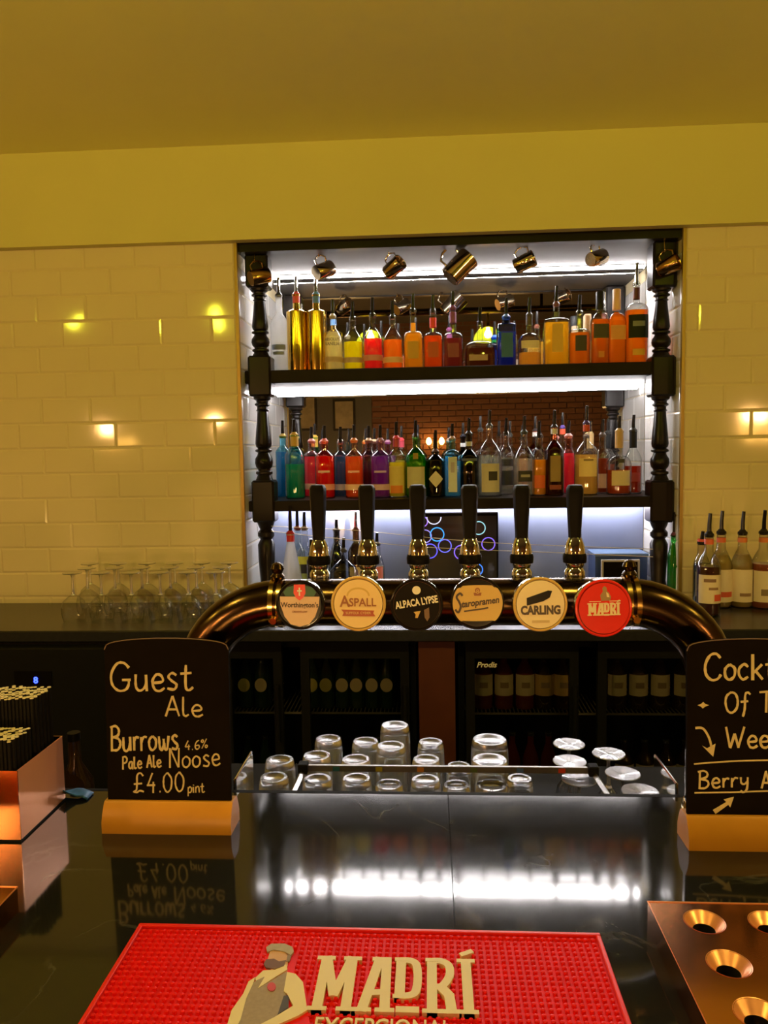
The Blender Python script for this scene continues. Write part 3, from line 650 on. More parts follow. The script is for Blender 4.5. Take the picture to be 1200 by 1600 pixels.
# ------------------------------------------------------------------ chalkboards
G = {
 'G': (.72, [[(.64, .80), (.48, .97), (.25, .95), (.06, .62), (.08, .25), (.28, .03), (.52, .06), (.62, .24), (.62, .40)], [(.40, .40), (.68, .40)]]),
 'C': (.66, [[(.60, .82), (.45, .98), (.22, .92), (.05, .58), (.08, .22), (.28, .02), (.50, .06), (.62, .22)]]),
 'O': (.62, [[(.30, .98), (.10, .80), (.05, .45), (.15, .08), (.34, .0), (.52, .2), (.57, .55), (.48, .88), (.30, .98)]]),
 'A': (.60, [[(.04, 0), (.30, 1)], [(.30, 1), (.54, 0)], [(.12, .33), (.48, .33)]]),
 'B': (.60, [[(.10, 0), (.12, 1)], [(.02, .94), (.3, 1), (.48, .84), (.42, .62), (.14, .54)], [(.14, .54), (.46, .46), (.54, .22), (.38, .02), (.06, .02)]]),
 'N': (.62, [[(.08, 0), (.10, 1)], [(.10, 1), (.50, .02)], [(.50, .02), (.54, 1)]]),
 'P': (.55, [[(.08, 0), (.10, 1)], [(.04, .94), (.30, 1), (.48, .80), (.38, .54), (.12, .46)]]),
 'T': (.55, [[(.0, .97), (.54, 1.0)], [(.27, .98), (.25, 0)]]),
 'W': (.86, [[(.04, 1), (.20, .02)], [(.20, .02), (.40, .7)], [(.40, .7), (.56, .02)], [(.56, .02), (.82, 1.02)]]),
 'a': (.48, [[(.40, .5), (.2, .56), (.05, .32), (.12, .04), (.30, .08), (.40, .5)], [(.40, .5), (.42, .06), (.48, .0)]]),
 'c': (.42, [[(.38, .46), (.24, .56), (.06, .40), (.06, .16), (.20, .0), (.38, .10)]]),
 'e': (.46, [[(.06, .28), (.38, .32), (.34, .52), (.18, .56), (.05, .34), (.12, .06), (.28, .0), (.44, .10)]]),
 'f': (.40, [[(.40, .88), (.28, .98), (.18, .84), (.16, .2), (.08, -.18)], [(.02, .52), (.34, .55)]]),
 'h': (.46, [[(.06, 0), (.08, 1)], [(.07, .36), (.20, .56), (.36, .50), (.40, 0)]]),
 'i': (.18, [[(.08, .54), (.09, 0)], [(.08, .72), (.10, .76)]]),
 'k': (.46, [[(.06, 0), (.06, .95)], [(.40, .58), (.08, .26)], [(.16, .32), (.42, 0)]]),
 'l': (.26, [[(.06, .95), (.05, .15), (.14, .0), (.25, .08)]]),
 'n': (.46, [[(.06, 0), (.06, .55)], [(.06, .36), (.20, .56), (.36, .50), (.40, 0)]]),
 'o': (.46, [[(.22, .56), (.06, .40), (.07, .12), (.22, 0), (.39, .14), (.40, .42), (.22, .56)]]),
 'p': (.46, [[(.06, -.3), (.08, .55)], [(.08, .4), (.24, .57), (.40, .40), (.34, .1), (.18, .02), (.07, .12)]]),
 'r': (.36, [[(.06, 0), (.06, .55)], [(.06, .34), (.18, .54), (.34, .52)]]),
 's': (.40, [[(.34, .50), (.20, .58), (.08, .46), (.18, .32), (.34, .18), (.26, .02), (.04, .06)]]),
 't': (.42, [[(.18, .86), (.16, .14), (.26, 0), (.40, .10)], [(.0, .56), (.36, .58)]]),
 'u': (.48, [[(.06, .56), (.06, .14), (.18, 0), (.34, .10), (.40, .30)], [(.40, .56), (.42, 0)]]),
 'w': (.60, [[(.04, .55), (.08, .12), (.18, .0), (.28, .2), (.29, .45)], [(.29, .3), (.34, .04), (.46, .04), (.54, .55)]]),
 'y': (.46, [[(.06, .56), (.08, .24), (.22, .16), (.36, .28)], [(.40, .56), (.36, -.1), (.2, -.3), (.06, -.2)]]),
 '4': (.52, [[(.30, 1), (.04, .36)], [(.04, .36), (.46, .36)], [(.36, .56), (.34, 0)]]), '.': (.2, [[(.06, .02), (.12, .02)]]),
 '6': (.5, [[(.40, .94), (.2, .8), (.06, .4), (.12, .06), (.30, .0), (.42, .2), (.34, .42), (.1, .36)]]),
 '0': (.54, [[(.26, .98), (.08, .76), (.06, .3), (.22, .0), (.42, .18), (.46, .66), (.26, .98)]]),
 '%': (.6, [[(.08, 0), (.5, 1)], [(.14, .96), (.04, .8), (.14, .64), (.24, .8), (.14, .96)], [(.44, .36), (.34, .2), (.44, .04), (.54, .2), (.44, .36)]]),
 '£': (.62, [[(.54, .84), (.40, 1), (.24, .88), (.22, .5), (.18, .14), (.04, .06), (.2, .02), (.36, .10), (.56, .04)], [(.04, .46), (.46, .48)]]),
 ' ': (.3, [])}
def hand(txt, u0, v0, cap, adv, pen, f, name, par, squash=1.0, rise=0):
    mb = MB(); wid = sum(G[c][0] for c in txt)+.06*(len(txt)-1); k = adv/wid; x = 0
    for c in txt:
        for st in G[c][1]:
            jx_, jy_ = random.uniform(-.02, .02), random.uniform(-.02, .02)
            pts = smooth_path([(u0+(x+a+jx_)*k, v0+rise*(x+a)*k+(b+jy_)*cap) for a, b in st], 4)
            mb.ribbon(pts, [pen*1.12*random.uniform(.8, 1.2) for _ in pts], 0, .0006+len(mb.v)*.0000004, f)
        x += G[c][0]+.06
    return mb.build(name, chalk, par, False)
def chalkboard(bl, br, top_l, arch_y, base_top, label, words, cut=None):
    """bl, br: pixels of the front bottom corners of the wooden foot"""
    a, b = atZ(*bl, BZ), atZ(*br, BZ); wd = b.x-a.x; y0 = (a.y+b.y)/2; cx = (a.x+b.x)/2
    t = thing('chalkboard_sign', label, 'chalkboard', (cx, y0, BZ), 0, 'chalkboard signs on the bar')
    hb = atY(bl[0], base_top, y0).z-BZ
    D = .057; hw = wd/2
    mb = MB(); prof = [(0, 0), (0, hb*.38), (.004, hb*.62), (.012, hb*.92), (.016, hb), (D-.016, hb), (D-.012, hb*.92), (D-.004, hb*.6), (D, hb*.38), (D, 0)]
    mb.prism(prof, -hw, hw, lambda u, v, s_: (s_, u, v)); mb.build('foot', pine, t)
    yb = y0+.021                                   # board front plane, leaning back a touch
    zt_ = atY(*top_l, yb+.01).z-BZ; za = atY((bl[0]+br[0])/2, arch_y, yb+.01).z-BZ
    bw = hw*.965; n = 16
    pts = [(-bw, hb-.012), (bw, hb-.012), (bw, zt_-.004)]+[(bw*math.cos(PI*k/n)*.985, zt_+(za-zt_)*math.sin(PI*k/n)**.8) for k in range(0, n+1)]+[(-bw, zt_-.004)]
    lean = .05
    fb = lambda u, v, s_: (u, .021+(v-hb)*lean-s_, v)
    bd = MB().prism(pts, -.006, 0, fb).build('board', board_m, t, False)
    edge = MB().ribbon(pts[2:]+[], .0014, 0, .0008, fb).build('board_edge', pm('worn_edge', (.16, .10, .06), .6, var=.2), bd, False)
    def uv(px, py):
        q = atY(px, py, yb+.008); return q.x-cx, q.z-BZ
    for txt, p0, p1, cap_py, pen in words:
        u0, v0 = uv(*p0); u1, v1 = uv(*p1); _, vc = uv(p0[0], cap_py)
        hand(txt, u0, v0, vc-v0, u1-u0, pen, fb, 'chalk_word', bd, rise=(v1-v0)/(u1-u0))
    return t, bd, fb, uv
chalkboard((158, 1304), (362, 1304), (155, 1012), 998, 1258, 'black chalkboard on a pine foot advertising a guest ale', [
    ('Guest', (172, 1081), (302, 1078), 1036, .0036), ('Ale', (258, 1119), (318, 1119), 1088, .0028), ('Burrows', (174, 1172), (280, 1170), 1134, .0034),
    ('4.6%', (290, 1171), (326, 1167), 1157, .0016), ('Pale Ale', (193, 1200), (254, 1196), 1181, .0024), ('Noose', (265, 1198), (346, 1194), 1168, .0024),
    ('£4.00', (211, 1236), (292, 1234), 1206, .0024), ('pint', (295, 1236), (322, 1235), 1220, .0018)])
t, bd, fb, uv = chalkboard((1076, 1329), (1290, 1333), (1074, 1014), 999, 1282, 'black chalkboard on a pine foot about cocktails, cut by the right edge', [
    ('Cocktail', (1100, 1064), (1262, 1062), 1022, .0036), ('Of The', (1132, 1114), (1246, 1112), 1082, .0030), ('Week', (1132, 1168), (1222, 1166), 1136, .0032), ('Berry', (1088, 1229), (1168, 1227), 1203, .0026), ('A', (1186, 1229), (1202, 1229), 1203, .0026)])
def chalkline(pp, pen, smooth=True):
    q = [uv(*p) for p in pp]
    MB().ribbon(smooth_path(q, 5) if smooth else q, pen, 0, .0006, fb).build('chalk_mark', chalk, bd, False)
chalkline([(1083, 1192), (1140, 1188), (1210, 1186), (1270, 1186)], .0022); chalkline([(1083, 1236), (1140, 1235), (1210, 1233), (1270, 1233)], .0022)
chalkline([(1086, 1137), (1098, 1138), (1107, 1152), (1111, 1168)], .0035)
MB().prism([uv(*p) for p in ((1096, 1164), (1104, 1168), (1117, 1161), (1113, 1181))], 0, .0006, fb).build('chalk_mark', chalk, bd, False)
MB().prism([uv(*p) for p in ((1111, 1262), (1132, 1250), (1128, 1246), (1144, 1242), (1138, 1258), (1135, 1254), (1115, 1268))], 0, .0006, fb).build('chalk_mark', chalk, bd, False)
MB().prism([uv(*p) for p in ((1090, 1102), (1096, 1100), (1099, 1097), (1102, 1100), (1108, 1102), (1102, 1104), (1098, 1107), (1095, 1104))], 0, .0006, fb).build('chalk_mark', chalk, bd, False)

# ------------------------------------------------------------------ red rubber bar mat
mred = pm('red_rubber', (.80, .010, .006), .5, var=.08, scale=50, spec=.2)
MZ = BZ
mx0, mx1 = atZ(220, 1442, MZ+.006).x, atZ(938, 1463, MZ+.006).x
myf = (atZ(220, 1442, MZ+.006).y+atZ(938, 1463, MZ+.006).y)/2; myn = myf-.285
mat = thing('bar_mat', 'red rubber bar mat with cream lettering on the bar', 'bar mat', ((mx0+mx1)/2, (myf+myn)/2, MZ))
mw, md = (mx1-mx0)/2, (myf-myn)/2
MB().box(-mw, mw, -md, md, 0, .004, .001).build('base', mred, mat, False)
mb = MB()
for a in ((-mw, mw, md-.006, md), (-mw, mw, -md, -md+.006), (-mw, -mw+.006, -md+.006, md-.006), (mw-.006, mw, -md+.006, md-.006)): mb.box(*a, .004, .009, .001)
mb.build('rim', pm('red_rubber_rim', (.80, .02, .015), .35, var=.05), mat, False)
def U(px, py): q = atZ(px, py, MZ+.009); return q.x-mat.location.x, q.y-mat.location.y
def inside(x, y, P):
    c = False; j = len(P)-1
    for i in range(len(P)):
        if (P[i][1] > y) != (P[j][1] > y) and x < (P[j][0]-P[i][0])*(y-P[i][1])/(P[j][1]-P[i][1])+P[i][0]: c = not c
        j = i
    return c
cr = lambda pts: [U(340+a/2.727, 1440+b/2.727) for a, b in pts]
body_sil = cr([(205, 105), (325, 105), (330, 215), (375, 260), (385, 380), (400, 470), (30, 470), (60, 370), (160, 230), (195, 200)])
mb = MB(); sp = .009; nx = int((2*mw-.02)/sp); ny = int((2*md-.02)/sp)
for i in range(nx+1):
    for j in range(ny+1):
        x, y = -mw+.0105+i*sp, -md+.0105+j*sp
        if inside(x, y, body_sil): continue
        mb.lathe([(.003, .004), (.0026, .0078), (.0014, .0084)], 7, (x, y, 0), cap0=False)
o = mb.build('nub', mred, mat); o['kind'] = 'stuff'
FM = lambda u, v, t_: (u, v, t_)
def mp(pts, mt, z0, z1, nm): return MB().prism(pts[::-1], z0, z1, FM).build(nm, mt, mat, False)
skin, grey, sleeve, vest = pm('print_skin', (.62, .36, .20), .6, var=.08), pm('print_grey', (.40, .34, .26), .6, var=.2, scale=160), pm('print_sleeve', (.80, .68, .40), .55, var=.06), pm('print_vest', (.33, .25, .17), .6, var=.25, scale=200)
em = MB().prism(body_sil[::-1], .004, .0075, FM).build('emblem', mred, mat, False)
def ep(pts, mt, z, nm): return MB().prism(cr(pts)[::-1], .007, z, FM).build(nm, mt, em, False)
ep([(225, 122), (285, 128), (302, 150), (298, 190), (250, 215), (215, 195), (212, 165)], skin, .0090, 'face')
ep([(207, 112), (228, 97), (285, 96), (318, 110), (325, 130), (312, 146), (285, 130), (240, 122), (212, 132)], grey, .0100, 'cap')
ep([(300, 136), (316, 140), (306, 170), (292, 172)], pm('print_hair', (.25, .18, .12), .6), .0096, 'hair')
ep([(207, 163), (240, 160), (262, 172), (292, 166), (282, 190), (245, 204), (206, 198), (197, 182)], pm('print_beard', (.16, .08, .045), .6, var=.2), .0098, 'beard')
ep([(195, 208), (245, 205), (292, 182), (298, 204), (240, 240), (172, 285), (160, 240)], sleeve, .0092, 'collar')
ep([(165, 252), (200, 236), (170, 288), (240, 246), (296, 212), (300, 282), (282, 342), (258, 396), (205, 440), (205, 470), (70, 470), (98, 420), (122, 330), (152, 262)], vest, .0094, 'waistcoat')
ep([(296, 218), (332, 226), (364, 262), (382, 380), (345, 404), (262, 440), (200, 470), (185, 440), (240, 412), (322, 362), (296, 310), (282, 300)], sleeve, .0102, 'sleeve')
ep([(160, 240), (150, 270), (122, 330), (98, 420), (70, 470), (32, 470), (60, 380), (108, 312), (132, 258)], sleeve, .0100, 'sleeve')
ep([(282, 318), (303, 316), (302, 368), (256, 398)], pm('print_shade', (.06, .05, .05), .6), .0098, 'waistcoat_back')
ep([(230+19*math.cos(a), 281+19*math.sin(a)) for a in [2*PI*k/10 for k in range(10)]], pm('print_rose', (.55, .05, .05), .5), .0102, 'rose')
lb_, rb_ = U(486, 1579), U(748, 1588); tt = U(492, 1494)
W_, H_ = rb_[0]-lb_[0], tt[1]-lb_[1]
mb = MB()
for pl, wd in slab_word(W_*1.0, H_, .0118): mb.ribbon([(lb_[0]+x, lb_[1]+y) for x, y in pl], wd, .004, .0098+len(mb.v)*.0000012, FM)
mb.build('lettering', white_ink, mat, False)
e0 = U(492, 1588)
text_mesh('EXCEPCIONAL', .0345, .0058, lambda u, v, t_: ((lb_[0]+rb_[0])/2-.012+u, e0[1]-.0135+v, .004+t_), .66, 0, .0003).build('lettering', white_ink, mat, False)

# ------------------------------------------------------------------ copper things on the bar
def cone_stand(x0, yf_, nxh, nyh, h, label, flip=False):
    """copper stand with countersunk holes; x0 left edge, yf_ far edge"""
    pitch, mar, mab = .080, .019, .0005; W2 = nxh*pitch+2*mar; D2 = nyh*pitch+2*mab
    t = thing('copper_stand', label, 'stand', (x0+W2/2, yf_-D2/2, BZ), 0, 'copper hole stands on the bar')
    mb = MB(); n = 24; R1 = .0240
    for i in range(nxh):
        for j in range(nyh):
            cx, cy_ = -W2/2+mar+pitch*(i+.5), -D2/2+mab+pitch*(j+.5)
            sq = [];  ci = []
            for k in range(n):
                a = 2*PI*k/n; c, s_ = math.cos(a), math.sin(a); q = pitch/2/max(abs(c), abs(s_)); sq.append((cx+c*q, cy_+s_*q, h)); ci.append((cx+R1*c, cy_+R1*s_, h))
            mb.add(sq+ci, [(k, (k+1) % n, n+(k+1) % n, n+k) for k in range(n)])
    for a in ((-W2/2, W2/2, D2/2-mab, D2/2), (-W2/2, W2/2, -D2/2, -D2/2+mab), (-W2/2, -W2/2+mar, -D2/2+mab, D2/2-mab), (W2/2-mar, W2/2, -D2/2+mab, D2/2-mab)):
        mb.add([(a[0], a[2], h), (a[1], a[2], h), (a[1], a[3], h), (a[0], a[3], h)], [(0, 1, 2, 3)])
    mb.build('top_plate', copper, t, False)
    mb = MB(); X, Y = W2/2, D2/2
    mb.add([(-X, -Y, 0), (X, -Y, 0), (X, Y, 0), (-X, Y, 0), (-X, -Y, h), (X, -Y, h), (X, Y, h), (-X, Y, h)], [(0, 1, 5, 4), (1, 2, 6, 5), (2, 3, 7, 6), (3, 0, 4, 7), (3, 2, 1, 0)])
    mb.build('sides', copper, t, False)
    MB().tube([(-X, -Y, h), (-X, Y, h), (X, Y, h), (X, -Y, h)], .0012, 6, True).build('folded_edge', copper_b, t)
    for i in range(nxh):
        for j in range(nyh):
            cx, cy_ = -W2/2+mar+pitch*(i+.5), -D2/2+mab+pitch*(j+.5)
            MB().lathe([(.0135, h-.0115), (.0142, h-.0112), (R1, h-.0002), (R1+.0012, h+.0004)], 32, (cx, cy_, 0), cap0=False, cap1=False).build('hole_collar', copper_b, t)
            MB().lathe([(.0138, .001), (.0138, h-.0114)], 20, (cx, cy_, 0), cap1=False).build('hole_well', black_matt, t)
    return t
pc = atZ(1012, 1409, BZ+.035)
cone_stand(pc.x, pc.y, 4, 3, .035, 'copper stand with countersunk round holes at the right of the bar')
pc2 = atZ(27, 1386, BZ+.035)
cone_stand(pc2.x-(4*.08+.038), pc2.y, 4, 3, .035, 'copper stand at the left edge, only its corner in view')
# straw caddy
a, b = atZ(33, 1316, BZ), atZ(103, 1249, BZ)
cz1 = atY(28, 1205, a.y).z-BZ
cad = thing('straw_caddy', 'polished copper caddy full of black straws on the bar', 'caddy', (a.x-.12, (a.y+b.y)/2, BZ))
cw_, cd_ = .24, (b.y-a.y)
hx, hy = .12, cd_/2; th = .002
mb = MB(); mb.box(-hx, hx, -hy, -hy+th, .004, cz1); mb.build('front_panel', copper, cad, False)
MB().box(-hx, hx, hy-th, hy, .004, cz1).build('back_panel', copper, cad, False)
MB().box(hx-th, hx, -hy+th, hy-th, .004, cz1).build('side_panel', copper_b, cad, False)
MB().box(-hx, -hx+th, -hy+th, hy-th, .004, cz1).build('side_panel', copper_b, cad, False)
MB().box(-hx+th, hx-th, -hy+th, hy-th, .004, .006).build('bottom', copper, cad, False)
MB().box(-hx+.001, hx-.0005, -hy+.001, hy-.001, 0, .004).build('dark_base_strip', rubber, cad, False)  # dark strip added to draw a dark line along the bottom edge
MB().box(-hx+th, hx-th, -.001, .001, .006, cz1).build('divider', copper, cad, False)
zf = atY(72, 1146, a.y+cd_*.25).z-BZ; zb = atY(90, 1082, a.y+cd_*.75).z-BZ
strawm = pm('black_paper_straw', (.006, .005, .004), .6, var=.2, scale=60); strawe = pm('straw_lining', (.80, .70, .42), .7, var=.1)
for (y0, y1, zz, lb) in ((-hy+.007, -.006, zf, 'shorter bunch of black paper straws with pale open ends, front of caddy'), (.006, hy-.006, zb, 'taller bunch of black paper straws with pale open ends, back of caddy')):
    st = thing('straws', lb, 'straws', (cad.location.x, cad.location.y, BZ+.006)); st['kind'] = 'stuff'
    o1, o2 = MB(), MB(); d = .0066; nr = int((y1-y0)/d)+1
    for j in range(nr):
        for i in range(int(.228/d)):
            x = -.113+i*d+(d/2 if j % 2 else 0); y = y0+j*d*.93
            if x > .1135: continue
            h_ = zz-.006+random.uniform(-.003, .003)
            o1.lathe([(.0032, 0), (.0032, h_)], 7, (x, y, 0), cap1=False)
            o2.lathe([(.0034, h_-.0008), (.0033, h_+.0003), (.0011, h_+.0002), (.0009, h_-.004)], 7, (x, y, 0), cap0=False)
    q = o1.build('straw_tubes', strawm, st); q['kind'] = 'stuff'; q = o2.build('straw_ends', strawe, st); q['kind'] = 'stuff'
# blue cloth on the back edge
p = atZ(125, 1238, BZ)
mb = MB(); rows, cols = 7, 12; vs = []
for j in range(rows):
    for i in range(cols):
        u, v = i/(cols-1), j/(rows-1)
        vs.append((-.06+.12*u, .03*v-.004+.004*math.sin(u*9), .003+.022*math.sin(PI*u)**.7*(1-.5*v)*(.7+.3*math.sin(u*13+v*4))))
mb.add(vs, [(j*cols+i, j*cols+i+1, (j+1)*cols+i+1, (j+1)*cols+i) for j in range(rows-1) for i in range(cols-1)])
o = mb.build('bar_cloth', pm('blue_cloth', (.02, .16, .42), .5, var=.2, scale=60)); o.location = (p.x-.03, 1.335, BZ)
o.modifiers.new('solid', 'SOLIDIFY').thickness = .002
tag(o, 'crumpled blue cleaning cloth on the bar between caddy and chalkboard', 'cloth')

# ------------------------------------------------------------------ back counter and fridges
bc = thing('back_counter', 'black gloss back counter running below the alcove', 'counter', (0, 2.75, 0))
kgloss = pm('black_granite', (.022, .022, .024), .26, var=.3, scale=60, spec=.6)
MB().box(-2.6, 2.6, -.25, .245, KZ-.04, KZ, .004).build('worktop', kgloss, bc, False)
MB().box(AI0, AI1, .246, MY-2.75, KZ-.04, KZ).build('worktop', kgloss, bc, False)
FYF, FYB = 2.56, 2.98
def X(px, y=FYF, py=1090): return atY(px, py, y).x
for x0, x1 in ((-2.6, X(250)), (X(655), X(711)), (X(1150), 2.6)):
    MB().box(x0, x1, FYF-2.75-.02, FYB-2.75, 0, KZ-.04).build('panel', redwood if x0 > -1 and x1 < 1 else black_matt, bc, False)
wire_m = pm('fridge_wire', (.45, .40, .28), .35, .8, var=.1)
pane_m = glass('fridge_pane', (.80, .81, .78), .02, .05)
def fridge(pa, pb, doors, label, logo=None):
    x0, x1 = X(pa)+.004, X(pb)-.004; c = (x0+x1)/2; hw = (x1-x0)/2; H = KZ-.05; D_ = FYB-FYF
    t = thing('bottle_fridge', label, 'fridge', (c, FYF, 0), 0, 'back bar fridges')
    for q in ((-hw, hw, D_-.02, D_, .08, H), (-hw, -hw+.02, 0.03, D_-.02, .08, H), (hw-.02, hw, .03, D_-.02, .08, H), (-hw+.02, hw-.02, .03, D_-.02, H-.03, H), (-hw+.02, hw-.02, .03, D_-.02, .08, .11)):
        MB().box(*q).build('cabinet_panel', fridge_m, t, False)
    MB().box(-hw, hw, .03, D_, 0, .08).build('plinth', black_matt, t, False)
    for pz_ in SHZ:
        sh = MB().box(-hw+.021, hw-.021, .05, .056, pz_-.006, pz_).build('wire_shelf', wire_m, t, False)
        mb = MB(); n = int((2*hw-.05)/.014)
        for k in range(n): xx = -hw+.025+k*.014; mb.box(xx, xx+.003, .056, D_-.022, pz_-.004, pz_)
        mb.build('wires', wire_m, sh, False)['kind'] = 'stuff'
    for (d0, d1) in doors:
        a_, b_ = X(d0)-c, X(d1)-c; fr = .03
        d = MB().box(a_-fr, b_+fr, 0, .026, .10, .14).build('door', fridge_m, t, False)
        MB().box(a_-fr, b_+fr, 0, .026, H-.062, H).build('door_rail', fridge_m, d, False)
        MB().box(a_-fr, a_, 0, .026, .14, H-.062).build('door_stile', fridge_m, d, False)
        MB().box(b_, b_+fr, 0, .026, .14, H-.062).build('door_stile', fridge_m, d, False)
        MB().box(a_, b_, .010, .014, .14, H-.062).build('pane', pane_m, d, False)
        MB().tube([(b_+fr*.5, -.012, H-.35), (b_+fr*.5, -.012, H-.15)], .006, 8).build('handle', fridge_m, d)
    if logo:
        q = atY(752, 1040, FYF-.001)
        text_mesh('Prodis', .026, .0006, lambda u, v, s_: (q.x-c+.018+u, -.0005-s_+.0103, q.z+v), 1, .3, .0006).build('logo', pm('logo_white', (.8, .78, .7), .4), t, False)
    return t
SHZ = [atY(620, 1113, FYF+.053).z, atY(620, 1113, FYF+.053).z-.33]
fridge(345, 652, ((362, 428), (484, 626)), 'black double door bottle fridge left of the reddish post')
fridge(715, 1146, ((742, 890), (948, 1090)), 'black double door bottle fridge right of the reddish post', True)
def small_bottle(name, px, d, zsh, h, r, gl, lab, label, grp, lw=1.1, cap=None, z0=.25, z1=.62, neck=.42, round_label=False):
    x = atY(px, 1090, d).x
    t = thing(name, label, 'bottle', (x, d, zsh), 0, grp); rn = .0115
    pr = [(r*.92, 0), (r, .006), (r, h*(1-neck)), (r*.85, h*(1-neck)+.02), (rn*1.25, h*.80), (rn, h*.84), (rn, h*.96)]
    MB().lathe(pr, 16).build('body', gl, t)
    if lab:
        if round_label: MB().prism([(h*.115*math.cos(a)*.95, h*.43+h*.125*math.sin(a)) for a in [2*PI*k/18 for k in range(18)]], 0, .0008, lambda u, v, s_: (u, -r-.0004-s_, v)).build('label', lab, t)
        else:
            MB().add(*patch(lambda a: supere(r+.0008, a, 2), -lw, lw, h*z0, h*z1)).build('label', lab, t)
            MB().add(*patch(lambda a: supere(r+.0014, a, 2), -lw*.35, lw*.35, h*(z0+.14), h*(z0+.24))).build('emblem', pm('faded_print', (.22, .15, .09), .6), t)
    MB().lathe([(rn+.002, h*.95), (rn+.002, h-.002), (rn, h)], 12).build('cap', cap or steel, t)
    return t
def patch(fun, a0, a1, z0, z1, n=8):
    vs, fs = [], []
    for k in range(n+1):
        a = -PI/2+a0+(a1-a0)*k/n; x, y = fun(a); vs += [(x, y, z0), (x, y, z1)]
    for k in range(n): fs.append((2*k, 2*k+2, 2*k+3, 2*k+1))
    return vs, fs
dkgreen, dkbrown, dkred = glass('dark_green_glass', (.05, .12, .05), .05, .05, .4), glass('dark_brown_glass', (.10, .05, .02), .05, .05, .4), glass('dark_red_glass', (.30, .05, .03), .05, .05, .5)
yel_l, bei_l, tan_l = pm('fridge_label_olive', (.40, .34, .10), .6, var=.1), pm('fridge_label_beige', (.46, .37, .25), .6, var=.1), pm('fridge_label_tan', (.42, .26, .10), .6, var=.1)
FD = FYF+.115
for k, px in enumerate((385, 411)): small_bottle('beer_bottle', px, FD, SHZ[0], .20, .030, dkgreen, (yel_l, bei_l)[k], 'dark beer bottle with round label in the leftmost fridge door, %s' % ('olive label' if k == 0 else 'beige label'), 'beer bottles in the left fridge', round_label=True)
for k, px in enumerate((489, 511, 536, 558, 582, 605)): small_bottle('beer_bottle', px, FD, SHZ[0], .20, .028, dkgreen, (yel_l, yel_l, bei_l, bei_l, bei_l, bei_l)[k], 'dark beer bottle with round label, %s in its fridge door row' % names[k], 'beer bottles in the left fridge', round_label=True)
for k, px in enumerate((755, 787, 820, 850, 879)): small_bottle('mixer_bottle', px, FD, SHZ[0], .20, .034, dkred if k < 3 else dkbrown, bei_l if k < 3 else tan_l, 'mixer bottle with %s label, %s from the reddish post' % ('pale' if k < 3 else 'tan', names[k]), 'mixer bottles in the right fridge', 1.2)
for k, px in enumerate((963, 996, 1030, 1066)): small_bottle('mixer_bottle', px, FD, SHZ[0], .20, .034, dkbrown, bei_l, 'mixer bottle with large pale label in the rightmost fridge door, %s' % names[k], 'mixer bottles in the right fridge', 1.2)
for k, px in enumerate((800, 829, 857)): small_bottle('drink_bottle', px, FD, SHZ[1], .24, .030, dkred, None, 'dim reddish bottle on the lower fridge shelf, %s of three' % names[k], 'reddish bottles low in the fridge')
for k, px in enumerate((975, 1008, 1042, 1072)): small_bottle('mixer_bottle', px, FD, SHZ[1], .215, .034, dkbrown, bei_l, 'mixer bottle with pale label on the lower shelf, %s of four' % names[k], 'mixer bottles low in the right fridge', 1.2)
for k, px in enumerate((385, 412, 497, 527, 560, 592)): small_bottle('beer_bottle', px, FD, SHZ[1], .22, .028, dkgreen, None, 'unlabelled dark bottle low in the left fridge, %s from the left' % names[k], 'dark bottles low in the left fridge')
# appliance with a blue display, far left
t = thing('glass_washer', 'black under counter appliance with a small blue lit display', 'appliance', (atY(60, 1100, FYF-.03).x, FYF-.10, 0))
MB().box(-.28, .28, 0, .06, .05, KZ-.05, .004).build('front', fridge_m, t, False)
q = atY(57, 1062, FYF-.10)
MB().box(-.075+q.x-t.location.x, .055+q.x-t.location.x, -.004, 0, q.z-.02, q.z+.03).build('display', black_gloss, t, False)
text_mesh('8', .030, .001, lambda u, v, s_: (q.x-t.location.x+u, -.0045-s_, q.z+v), 1, 0, .0008).build('digit', emit('blue_digit', (.015, .03, 1), 14), t, False)
# dim bottles in a speed rail behind the bar, left
t = thing('speed_rail', 'low steel bottle rail behind the bar on the left', 'rack', (-.83, 1.50, 0))
MB().box(-.19, .19, -.06, .06, .84, .85).build('tray', steel, t, False); MB().box(-.2, .2, .058, .062, .85, .93).build('lip', steel, t, False)
for sx in (-.19, .17): MB().box(sx, sx+.02, -.06, .06, 0, .84).build('leg', steel, t, False)
for k, (x, h) in enumerate(((-.94, .24), (-.84, .27), (-.74, .22))):
    small = thing('rail_bottle', 'dim brown bottle in the rail behind the copper caddy, %s' % names[k], 'bottle', (x, 1.50, .85), 0, 'dim bottles in the bottle rail')
    MB().lathe([(.034, 0), (.035, .01), (.035, h*.6), (.013, h*.78), (.012, h)], 18).build('body', dkbrown, small)
    MB().add(*patch(lambda a: supere(.0356, a, 2), -1, 1, h*.2, h*.5)).build('label', tan_l, small); MB().lathe([(.013, h-.002), (.013, h+.014)], 12).build('cap', black_gloss, small)

